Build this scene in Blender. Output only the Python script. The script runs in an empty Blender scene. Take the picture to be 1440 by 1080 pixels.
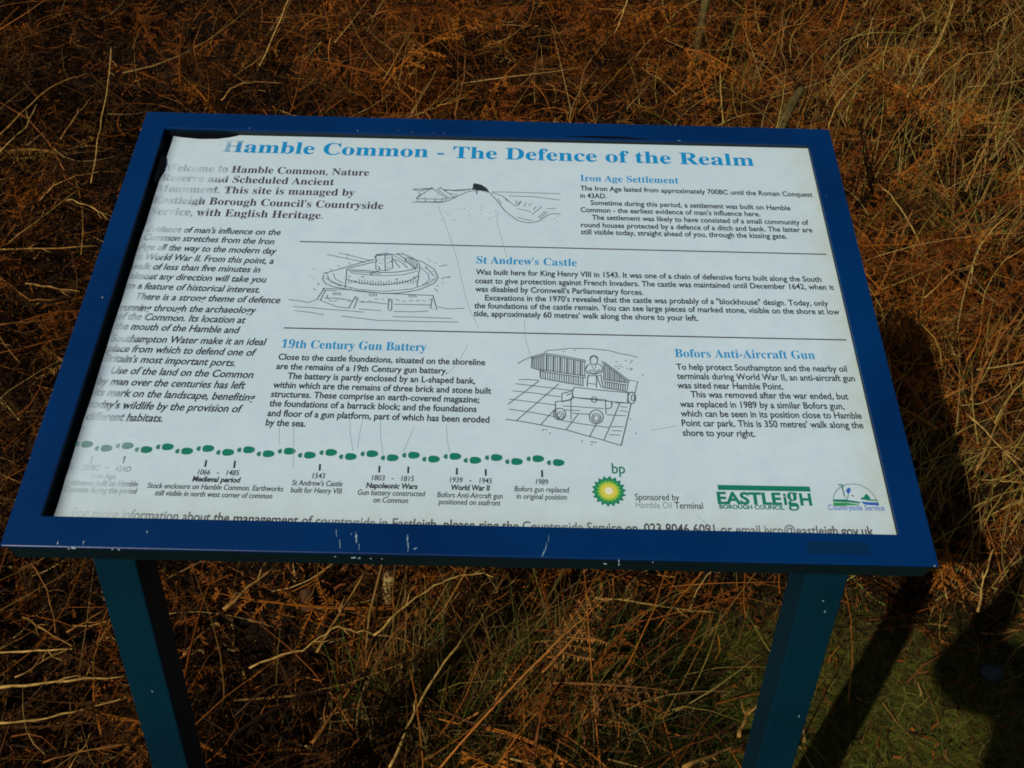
import bpy, bmesh, math, random
import numpy as np
from mathutils import Vector, Matrix

scene = bpy.context.scene
COL = scene.collection

# ------------------------------------------------------------------ camera
CAM_POS=(0.02622,-0.96840,1.43956)
CAM_ROWS=[[0.999684,0.004743,0.024702],[0.023308,-0.543859,-0.838853],[0.009456,0.839163,-0.543798]]
FOCAL_PX=1352.87
TILT=0.400185
BOARD_Z=0.92
BOARD_H=0.61936
BOARD_W=0.9
OPEN=[-0.42004,0.41819,-0.27685,0.27889]

R_, D_, F_ = [Vector(r) for r in CAM_ROWS]
cam_data = bpy.data.cameras.new('camera')
cam_data.sensor_width = 36.0
cam_data.lens = FOCAL_PX / 1440.0 * 36.0
cam_data.clip_start = 0.01
cam_data.clip_end = 500.0
cam = bpy.data.objects.new('camera', cam_data)
cam.matrix_world = Matrix(((R_.x, -D_.x, -F_.x, CAM_POS[0]), (R_.y, -D_.y, -F_.y, CAM_POS[1]),
                           (R_.z, -D_.z, -F_.z, CAM_POS[2]), (0, 0, 0, 1)))
COL.objects.link(cam)
scene.camera = cam

# ------------------------------------------------------------------ daylight
SUN_AZ, SUN_EL = math.radians(53.2), math.radians(36.0)      # heading the light travels, and its height
SUN_DIR = Vector((math.cos(SUN_EL) * math.cos(SUN_AZ), math.cos(SUN_EL) * math.sin(SUN_AZ), -math.sin(SUN_EL)))
world = bpy.data.worlds.new('World')
scene.world = world
world.use_nodes = True
wn = world.node_tree
sky = wn.nodes.new('ShaderNodeTexSky')
sky.sky_type = 'NISHITA'
sky.sun_disc = False
sky.sun_elevation = SUN_EL
sky.sun_rotation = math.atan2(-SUN_DIR.x, -SUN_DIR.y)
wn.links.new(sky.outputs['Color'], wn.nodes['Background'].inputs['Color'])
wn.nodes['Background'].inputs['Strength'].default_value = 0.05
sun_data = bpy.data.lights.new('sun', 'SUN')
sun_data.energy = 3.4
sun_data.angle = math.radians(0.5)
sun_data.color = (1.0, 0.95, 0.88)
sun = bpy.data.objects.new('sun', sun_data)
sun.location = (-3, -4, 5)
sun.rotation_euler = SUN_DIR.to_track_quat('-Z', 'Y').to_euler()
COL.objects.link(sun)
vs = scene.view_settings
vs.view_transform = 'Standard'
vs.look = 'None'
vs.exposure = -0.22
vs.gamma = 1.0
vs.use_curve_mapping = False
scene.cycles.max_bounces = 5
scene.cycles.transparent_max_bounces = 12
scene.cycles.filter_width = 1.8

rng = np.random.default_rng(11)
rnd = random.Random(5)

# ------------------------------------------------------------------ materials
def material(name, color, rough=0.6, spec=0.5, noise=None, attr=None, bump=None, metallic=0.0):
    m = bpy.data.materials.new(name)
    m.use_nodes = True
    nt = m.node_tree
    b = nt.nodes['Principled BSDF']
    b.inputs['Base Color'].default_value = (*color, 1)
    b.inputs['Roughness'].default_value = rough
    b.inputs['Specular IOR Level'].default_value = spec
    b.inputs['Metallic'].default_value = metallic
    if noise:                       # (scale, second colour, contrast low, contrast high)
        sc, c2, lo, hi = noise
        tc = nt.nodes.new('ShaderNodeTexCoord')
        nz = nt.nodes.new('ShaderNodeTexNoise')
        nz.inputs['Scale'].default_value = sc
        nz.inputs['Detail'].default_value = 6
        rp = nt.nodes.new('ShaderNodeValToRGB')
        rp.color_ramp.elements[0].position = lo
        rp.color_ramp.elements[1].position = hi
        rp.color_ramp.elements[0].color = (*color, 1)
        rp.color_ramp.elements[1].color = (*c2, 1)
        nt.links.new(tc.outputs['Object'], nz.inputs['Vector'])
        nt.links.new(nz.outputs['Fac'], rp.inputs['Fac'])
        nt.links.new(rp.outputs['Color'], b.inputs['Base Color'])
    if attr:
        a = nt.nodes.new('ShaderNodeAttribute')
        a.attribute_name = attr
        nt.links.new(a.outputs['Color'], b.inputs['Base Color'])
    if bump:
        tc = nt.nodes.new('ShaderNodeTexCoord')
        nz = nt.nodes.new('ShaderNodeTexNoise')
        nz.inputs['Scale'].default_value = bump[0]
        nz.inputs['Detail'].default_value = 5
        bp_ = nt.nodes.new('ShaderNodeBump')
        bp_.inputs['Strength'].default_value = bump[1]
        bp_.inputs['Distance'].default_value = bump[2]
        nt.links.new(tc.outputs['Object'], nz.inputs['Vector'])
        nt.links.new(nz.outputs['Fac'], bp_.inputs['Height'])
        nt.links.new(bp_.outputs['Normal'], b.inputs['Normal'])
    return m

def ink(name, color):
    """Printing ink; the 'ink' attribute says how much of the print has survived at that spot."""
    m = material(name, color, 0.45, 0.4)
    nt = m.node_tree
    a = nt.nodes.new('ShaderNodeAttribute')
    a.attribute_name = 'ink'
    t = nt.nodes.new('ShaderNodeBsdfTransparent')
    mx = nt.nodes.new('ShaderNodeMixShader')
    nt.links.new(a.outputs['Fac'], mx.inputs['Fac'])
    nt.links.new(t.outputs['BSDF'], mx.inputs[1])
    nt.links.new(nt.nodes['Principled BSDF'].outputs['BSDF'], mx.inputs[2])
    nt.links.new(mx.outputs['Shader'], nt.nodes['Material Output'].inputs['Surface'])
    return m

FRAME_BLUE = material('blue frame paint', (0.0, 0.020, 0.088), 0.34, 0.2, (4, (0.0, 0.032, 0.128), .35, .7), bump=(260, .12, .001))
BOX_TEAL = material('dark teal tray paint', (0.001, 0.012, 0.014), 0.55, 0.35, (14, (0.001, 0.016, 0.018), .3, .7))
POST_TEAL = material('dark teal post paint', (0.0, 0.017, 0.030), 0.5, 0.2, (9, (0.0, 0.026, 0.042), .3, .75), bump=(120, .1, .001))
CHIP = material('bare chipped primer', (0.13, 0.24, 0.29), 0.7, noise=(420, (0.34, 0.46, 0.48), .45, .62))
SEAL = material('black rubber seal', (0.0015, 0.002, 0.004), 0.9, 0.1)
STEEL = material('zinc bolt', (0.35, 0.36, 0.37), 0.4, metallic=0.9)

# the printed sheet: pale, mottled, yellowed along its right and lower edges
PAPER = material('printed sheet', (0.60, 0.72, 0.73), 0.42, 0.35)
nt = PAPER.node_tree
bs = nt.nodes['Principled BSDF']
tc = nt.nodes.new('ShaderNodeTexCoord')
def N(kind, **kw):
    n = nt.nodes.new(kind)
    for k, v in kw.items():
        setattr(n, k, v)
    return n
def noise_node(scale, detail=5, rough=0.6):
    n = N('ShaderNodeTexNoise')
    n.inputs['Scale'].default_value = scale
    n.inputs['Detail'].default_value = detail
    n.inputs['Roughness'].default_value = rough
    nt.links.new(tc.outputs['Object'], n.inputs['Vector'])
    return n
def mapr(src, a, b_, c, d):
    n = N('ShaderNodeMapRange')
    for i, v in zip((1, 2, 3, 4), (a, b_, c, d)):
        n.inputs[i].default_value = v
    nt.links.new(src, n.inputs[0])
    return n.outputs[0]
def math_(op, a, b_):
    n = N('ShaderNodeMath', operation=op)
    for i, v in enumerate((a, b_)):
        if isinstance(v, (int, float)):
            n.inputs[i].default_value = v
        else:
            nt.links.new(v, n.inputs[i])
    return n.outputs[0]
def mixc(fac, ca, cb):
    n = N('ShaderNodeMix', data_type='RGBA')
    nt.links.new(fac, n.inputs[0])
    for i, v in ((6, ca), (7, cb)):
        if isinstance(v, tuple):
            n.inputs[i].default_value = (*v, 1)
        else:
            nt.links.new(v, n.inputs[i])
    return n.outputs[2]
sep = N('ShaderNodeSeparateXYZ')
nt.links.new(tc.outputs['Object'], sep.inputs[0])
n1, n2, n3, n4 = noise_node(5), noise_node(38, 6), noise_node(260, 3), noise_node(90, 4)
c0 = mixc(mapr(n1.outputs['Fac'], .3, .7, 0, 1), (0.535, 0.675, 0.695), (0.60, 0.73, 0.765))
c1 = mixc(mapr(n2.outputs['Fac'], .4, .7, 0, .75), c0, (0.52, 0.645, 0.72))
n5 = noise_node(150, 4)
c1 = mixc(mapr(n5.outputs['Fac'], .5, .7, 0, .35), c1, (0.62, 0.735, 0.74))
edge_r = mapr(sep.outputs['X'], .375, .425, 0, 1)
edge_b = mapr(sep.outputs['Y'], -.215, -.285, 0, .7)
edge = math_('MULTIPLY', math_('MAXIMUM', edge_r, edge_b), mapr(n2.outputs['Fac'], .25, .65, .15, .9))
c2 = mixc(edge, c1, (0.50, 0.57, 0.46))
edge_t = math_('MULTIPLY', mapr(sep.outputs['Y'], .22, .285, 0, .8), mapr(n1.outputs['Fac'], .3, .7, 0, 1))
c2 = mixc(edge_t, c2, (0.56, 0.64, 0.60))
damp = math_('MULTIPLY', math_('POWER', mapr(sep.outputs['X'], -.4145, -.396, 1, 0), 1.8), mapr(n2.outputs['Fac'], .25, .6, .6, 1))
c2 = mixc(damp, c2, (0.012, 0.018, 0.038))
speck = mapr(n4.outputs['Fac'], .70, .76, 0, .55)
c3 = mixc(speck, c2, (0.33, 0.42, 0.40))
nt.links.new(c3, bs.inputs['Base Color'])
bmp = N('ShaderNodeBump')
bmp.inputs['Strength'].default_value = 0.10
bmp.inputs['Distance'].default_value = 0.001
nt.links.new(n3.outputs['Fac'], bmp.inputs['Height'])
nt.links.new(bmp.outputs['Normal'], bs.inputs['Normal'])

INK_BLUE = ink('blue ink', (0.006, 0.265, 0.55))
INK_BLACK = ink('black ink', (0.022, 0.032, 0.036))
INK_BROWN = ink('brown black ink', (0.06, 0.05, 0.055))
INK_GREY = ink('grey pencil ink', (0.095, 0.125, 0.135))
INK_FAINT = ink('faint scratch', (0.34, 0.44, 0.45))
INK_GREEN = ink('green ink', (0.006, 0.19, 0.115))
INK_LEAF = ink('leaf green ink', (0.03, 0.30, 0.08))
INK_LIME = ink('lime ink', (0.30, 0.52, 0.05))
INK_YELLOW = ink('yellow ink', (0.66, 0.60, 0.07))
INK_CREAM = ink('cream ink', (0.78, 0.78, 0.55))
INK_NAVY = ink('deep blue ink', (0.03, 0.12, 0.42))
INK_LILAC = ink('lilac ink', (0.16, 0.24, 0.55))

# ------------------------------------------------------------------ object helpers
def tag(o, label=None, cat=None, group=None, kind=None):
    for k, v in (('label', label), ('category', cat), ('group', group), ('kind', kind)):
        if v:
            o[k] = v
    return o

def link(name, mesh, mats=(), parent=None, matrix=None):
    for m in mats:
        mesh.materials.append(m)
    o = bpy.data.objects.new(name, mesh)
    COL.objects.link(o)
    if parent:
        o.parent = parent
    if matrix is not None:
        o.matrix_local = matrix
    return o

def empty(name, loc, label, cat, group=None):
    o = bpy.data.objects.new(name, None)
    o.empty_display_size = 0.1
    o.location = loc
    COL.objects.link(o)
    return tag(o, label, cat, group)

def from_bm(bm, name, smooth=False):
    me = bpy.data.meshes.new(name)
    bmesh.ops.recalc_face_normals(bm, faces=bm.faces)
    bm.to_mesh(me)
    bm.free()
    if smooth:
        me.polygons.foreach_set('use_smooth', [True] * len(me.polygons))
    return me

def box(bm, lo, hi):
    v = [bm.verts.new((x, y, z)) for z in (lo[2], hi[2]) for y in (lo[1], hi[1]) for x in (lo[0], hi[0])]
    for f in ((0, 2, 3, 1), (4, 5, 7, 6), (0, 1, 5, 4), (2, 6, 7, 3), (0, 4, 6, 2), (1, 3, 7, 5)):
        bm.faces.new([v[i] for i in f])

def bevel(bm, w, seg=2):
    bmesh.ops.bevel(bm, geom=list(bm.edges), offset=w, segments=seg, affect='EDGES', profile=0.5)

def tube(bm, pts, radii, n=6, cap=True):
    pts = [Vector(p) for p in pts]
    rings = []
    prev = None
    for i, p in enumerate(pts):
        t = (pts[min(i + 1, len(pts) - 1)] - pts[max(i - 1, 0)]).normalized()
        a = prev if prev else (Vector((0, 0, 1)) if abs(t.z) < .9 else Vector((1, 0, 0)))
        u = (a - t * a.dot(t)).normalized()
        w = t.cross(u)
        prev = u
        r = radii[i] if hasattr(radii, '__len__') else radii
        rings.append([bm.verts.new(p + (u * math.cos(k * 2 * math.pi / n) + w * math.sin(k * 2 * math.pi / n)) * r) for k in range(n)])
    for a, b_ in zip(rings, rings[1:]):
        for k in range(n):
            bm.faces.new((a[k], a[(k + 1) % n], b_[(k + 1) % n], b_[k]))
    if cap:
        bm.faces.new(rings[0][::-1])
        bm.faces.new(rings[-1])

def quads_mesh(name, verts, quads, cols=None):
    """A big mesh straight from arrays; cols is one colour per vertex (the thing's own colour)."""
    me = bpy.data.meshes.new(name)
    nv, nq = len(verts), len(quads)
    me.vertices.add(nv)
    me.vertices.foreach_set('co', np.ascontiguousarray(verts, dtype=np.float32).ravel())
    me.loops.add(nq * 4)
    me.loops.foreach_set('vertex_index', np.ascontiguousarray(quads, dtype=np.int32).ravel())
    me.polygons.add(nq)
    me.polygons.foreach_set('loop_start', np.arange(0, nq * 4, 4, dtype=np.int32))
    me.polygons.foreach_set('loop_total', np.full(nq, 4, dtype=np.int32))
    if cols is not None:
        a = me.attributes.new('tone', 'FLOAT_COLOR', 'POINT')
        rgba = np.ones((nv, 4), dtype=np.float32)
        rgba[:, :3] = cols
        a.data.foreach_set('color', rgba.ravel())
    me.update(calc_edges=True)
    return me

# ------------------------------------------------------------------ the lie of the land
def bumps(x, y):
    return (0.022 * np.sin(3.1 * x + 1.3) * np.cos(2.7 * y) + 0.012 * np.sin(9.3 * x - 4.1 * y)
            + 0.008 * np.sin(17.0 * x + 3.0 + 13.0 * y))

def lawn(x, y):
    return 1 / (1 + np.exp(-(x - .35) / .04)) / (1 + np.exp((y - .42) / .06))

def ground_z(x, y):
    s = y - 0.95
    b = 0.30 * (np.sqrt(s * s + .06) + s) / 2
    b = np.where(b > 1.15, 1.15 + (b - 1.15) * .15, b)
    far = np.clip((np.hypot(x, y) - 12) / 20, 0, 1)
    return b * (1 - far) + bumps(x, y) * (1 - far) * (1 - .8 * lawn(x, y)) + far * .8

def sward(x, y):
    """The thin-grown patch of grass between the posts, left of the turf."""
    return 1 / (1 + np.exp(-(x + .06) / .04)) / (1 + np.exp((x - .36) / .02)) / (1 + np.exp((y - .27) / .03))

def clump(x, y):
    """How thick the dead growth stands, 0 to 1: hollows and heaps."""
    q = (np.sin(5.1 * x + 1.7 * y + .4) + np.sin(7.9 * y - 2.3 * x + 1.1) + np.sin(11.0 * x + 9.0 * y) * .8 + np.sin(17.0 * x - 13.0 * y + 2) * .6) / 3.4
    return np.clip(.46 + .80 * q + .20 * np.clip((y - .8) / .4, 0, 1) * np.clip((x + .7) / .4, 0, 1), 0, 1)

def mat_h(x, y):
    l = lawn(x, y)
    return (.55 + .75 * clump(x, y)) * (.11 + .14 * np.clip((y - .3) / 1.2, 0, 1)) * (1 - l) + .02 * l

def grid_axis(lo, hi, step):
    near = np.arange(lo, hi + 1e-6, step)
    outer = np.array([1.5, 4, 9, 20, 50, 120, 260])
    return np.concatenate([lo - outer[::-1], near, hi + outer])

gx, gy = grid_axis(-4, 4, .05), grid_axis(-2, 6, .05)
X, Y = np.meshgrid(gx, gy)
Z = ground_z(X, Y)
gv = np.stack([X, Y, Z], -1).reshape(-1, 3)
ii = np.arange(len(gy) - 1)[:, None] * len(gx) + np.arange(len(gx) - 1)[None]
gq = np.stack([ii, ii + 1, ii + 1 + len(gx), ii + len(gx)], -1).reshape(-1, 4)
SOIL = material('dark humus', (0.008, 0.0045, 0.002), 0.95, 0.1, (26, (0.026, 0.012, 0.0045), .35, .75), bump=(70, .8, .02))
# moss and short turf where the grass grows beside the right post
nt = SOIL.node_tree
tc = nt.nodes.new('ShaderNodeTexCoord')
sep = N('ShaderNodeSeparateXYZ')
nt.links.new(tc.outputs['Object'], sep.inputs[0])
tn = noise_node(7, 4)
gm = math_('MULTIPLY', mapr(math_('ADD', sep.outputs['X'], math_('MULTIPLY', tn.outputs['Fac'], .25)), .36, .50, 0, 1),
           mapr(math_('ADD', sep.outputs['Y'], math_('MULTIPLY', tn.outputs['Fac'], .25)), .62, .45, 0, 1))
gm = math_('MULTIPLY', gm, mapr(noise_node(30, 5).outputs['Fac'], .35, .6, .25, 1))
bsdf = nt.nodes['Principled BSDF']
old = bsdf.inputs['Base Color'].links[0].from_socket
nt.links.new(mixc(gm, old, (0.070, 0.074, 0.008)), bsdf.inputs['Base Color'])
ground = link('ground', quads_mesh('ground', gv, gq), [SOIL])
ground['kind'] = 'structure'
ground.data.polygons.foreach_set('use_smooth', [True] * len(ground.data.polygons))

# ------------------------------------------------------------------ the information board
PRINT_LINES=[
["T","Hamble Common - The Defence of the Realm",-342.4,247.6,344.0,243.7],
["w","Welcome to Hamble Common, Nature",-407.5,210.7,-150.0,209.8],
["w","Reserve and Scheduled Ancient",-409.0,192.9,-192.2,191.6],
["w","Monument. This site is managed by",-410.9,173.5,-164.5,173.9],
["w","Eastleigh Borough Council's Countryside",-410.4,153.9,-126.9,152.4],
["w","Service, with English Heritage.",-409.8,134.8,-198.8,133.7],
["i","Evidence of man's influence on the",-407.3,106.6,-246.4,105.6],
["i","Common stretches from the Iron",-408.5,93.3,-251.7,90.4],
["i","Age all the way to the modern day",-410.9,77.9,-246.6,75.4],
["i","to World War II. From this point, a",-413.2,62.7,-247.8,59.8],
["i","walk of less than five minutes in",-412.1,47.5,-261.2,45.9],
["i","almost any direction will take you",-410.7,32.5,-251.8,31.1],
["i","to a feature of historical interest.",-411.6,17.7,-256.8,15.5],
["i","There is a strong theme of defence",-396.8,2.0,-231.2,0.8],
["i","running through the archaeology",-410.8,-14.4,-256.2,-14.5],
["i","of the Common. Its location at",-410.8,-27.1,-265.8,-29.0],
["i","the mouth of the Hamble and",-410.3,-41.0,-270.0,-43.4],
["i","Southampton Water make it an ideal",-410.0,-58.4,-237.7,-59.1],
["i","place from which to defend one of",-410.9,-72.0,-246.5,-73.9],
["i","Britain's most important ports.",-411.4,-85.5,-267.0,-88.4],
["i","Use of the land on the Common",-399.4,-101.3,-244.7,-103.5],
["i","by man over the centuries has left",-410.6,-116.0,-251.2,-117.6],
["i","its mark on the landscape, benefiting",-410.4,-130.2,-238.0,-132.8],
["i","today's wildlife by the provision of",-411.9,-145.5,-249.1,-147.7],
["i","different habitats.",-410.7,-160.6,-330.2,-161.4],
["h","Iron Age Settlement",118.3,209.1,243.3,208.7],
["n","The Iron Age lasted from approximately 700BC until the Roman Conquest",117.9,192.7,410.8,190.4],
["n","in 43AD.",117.5,179.6,150.5,179.7],
["n","Sometime during this period, a settlement was built on Hamble",130.1,167.7,379.3,166.1],
["n","Common - the earliest evidence of man's influence here.",117.3,155.2,340.1,154.5],
["n","The settlement was likely to have consisted of a small community of",131.0,142.7,398.1,141.9],
["n","round houses protected by a defence of a ditch and bank. The latter are",117.1,129.8,400.9,129.6],
["n","still visible today, straight ahead of you, through the kissing gate.",116.8,118.1,367.9,118.3],
["h","St Andrew's Castle",-8.6,67.7,110.4,66.7],
["n","Was built here for King Henry VIII in 1543. It was one of a chain of defensive forts built along the South",-8.7,50.4,398.6,50.6],
["n","coast to give protection against French Invaders. The castle was maintained until December 1642, when it",-9.0,37.0,411.5,38.9],
["n","was disabled by Cromwell's Parliamentary forces.",-8.6,24.5,187.1,24.9],
["n","Excavations in the 1970's revealed that the castle was probably of a \"blockhouse\" design. Today, only",3.3,11.7,400.7,14.5],
["n","the foundations of the castle remain. You can see large pieces of marked stone, visible on the shore at low",-8.8,-0.2,411.5,2.2],
["n","tide, approximately 60 metres' walk along the shore to your left.",-9.1,-11.7,247.4,-11.4],
["h","19th Century Gun Battery",-220.6,-61.8,-59.9,-62.4],
["n","Close to the castle foundations, situated on the shoreline",-221.3,-78.1,6.1,-79.8],
["n","are the remains of a 19th Century gun battery.",-221.7,-90.7,-34.9,-92.2],
["n","The battery is partly enclosed by an L-shaped bank,",-207.7,-103.3,-4.0,-104.6],
["n","within which are the remains of three brick and stone built",-221.3,-115.3,13.7,-117.3],
["n","structures. These comprise an earth-covered magazine;",-221.9,-127.2,1.4,-129.0],
["n","the foundations of a barrack block; and the foundations",-221.9,-139.1,-1.2,-141.0],
["n","and floor of a gun platform, part of which has been eroded",-221.9,-151.4,12.8,-154.0],
["n","by the sea.",-221.9,-163.1,-180.1,-163.6],
["h","Bofors Anti-Aircraft Gun",216.6,-63.3,372.9,-61.7],
["n","To help protect Southampton and the nearby oil",216.8,-80.2,405.6,-78.1],
["n","terminals during World War II, an anti-aircraft gun",216.4,-92.6,412.0,-90.6],
["n","was sited near Hamble Point.",215.9,-104.8,331.6,-103.6],
["n","This was removed after the war ended, but",229.4,-116.3,400.4,-114.7],
["n","was replaced in 1989 by a similar Bofors gun,",216.6,-129.0,393.8,-127.3],
["n","which can be seen in its position close to Hamble",216.4,-141.0,410.3,-139.1],
["n","Point car park. This is 350 metres' walk along the",216.5,-153.0,409.7,-151.0],
["n","shore to your right.",216.6,-165.1,293.0,-164.4],
["c","700BC",-398.6,-220.6,-381.6,-220.6],
["c","-",-375.3,-218.8,-372.4,-218.9],
["c","43AD",-365.4,-221.1,-349.5,-221.4],
["d","Iron Age",-387.3,-229.6,-362.5,-230.0],
["c","Settlement built on Hamble",-410.8,-237.8,-338.5,-238.2],
["c","Common during this period",-410.7,-245.6,-337.7,-246.0],
["c","1066",-281.2,-222.9,-268.8,-223.0],
["c","-",-262.2,-222.7,-259.6,-222.7],
["c","1485",-252.2,-222.9,-239.6,-223.1],
["d","Medieval period",-285.0,-230.8,-236.8,-231.2],
["c","Stock enclosure on Hamble Common. Earthworks",-328.4,-239.3,-192.3,-240.1],
["c","still visible in north west corner of common",-319.2,-247.4,-201.9,-248.5],
["c","1543",-164.9,-224.3,-152.3,-224.4],
["c","St Andrew's Castle",-184.3,-232.8,-133.5,-233.1],
["c","built for Henry VIII",-184.5,-241.1,-133.2,-241.3],
["c","1803",-104.5,-225.3,-91.6,-225.4],
["c","-",-84.7,-225.1,-82.2,-225.1],
["c","1815",-74.6,-225.6,-61.9,-225.7],
["d","Napoleonic Wars",-109.3,-234.1,-57.7,-234.3],
["c","Gun battery constructed",-117.1,-242.2,-49.5,-242.4],
["c","on Common",-100.7,-250.3,-65.9,-250.4],
["c","1939",-25.3,-225.9,-12.5,-226.0],
["c","-",-5.8,-225.7,-3.3,-225.7],
["c","1945",4.6,-226.1,17.3,-226.2],
["d","World War II",-23.8,-234.5,15.4,-234.5],
["c","Bofors Anti-Aircraft gun",-37.0,-243.0,28.5,-243.2],
["c","positioned on seafront",-35.3,-250.8,26.6,-251.0],
["c","1989",61.9,-226.1,74.5,-226.2],
["c","Bofors gun replaced",40.5,-234.6,95.5,-234.8],
["c","in original position",42.7,-242.9,93.0,-243.0],
["f","For more information about the",-395.3,-273.2,-240.4,-275.6],
["f","management of countryside",-236.2,-275.7,-96.4,-277.6],
["f","in Eastleigh, please ring the",-92.4,-277.6,45.2,-278.1],
["f","Countryside Service on",48.7,-278.1,162.5,-277.7],
["f","023 8046 6091 or email",168.8,-277.7,283.9,-277.1],
["f","ivcp@eastleigh.gov.uk",288.1,-277.0,396.6,-275.8],
["g","bp",139.9,-211.7,153.5,-211.6],
["c","Sponsored by",162.0,-241.6,206.5,-241.2],
["c","Hamble Oil Terminal",162.1,-250.6,229.6,-250.1],
["E","EASTLE",244.9,-243.7,309.8,-243.4],
["E","i",311.9,-243.4,315.1,-243.4],
["G","g",315.8,-243.5,326.6,-243.5],
["E","H",328.4,-243.5,340.2,-243.5],
["e","BOROUGH COUNCIL",246.1,-249.3,311.6,-249.0],
["k","Countryside Service",355.5,-248.3,412.5,-247.8]]
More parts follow.
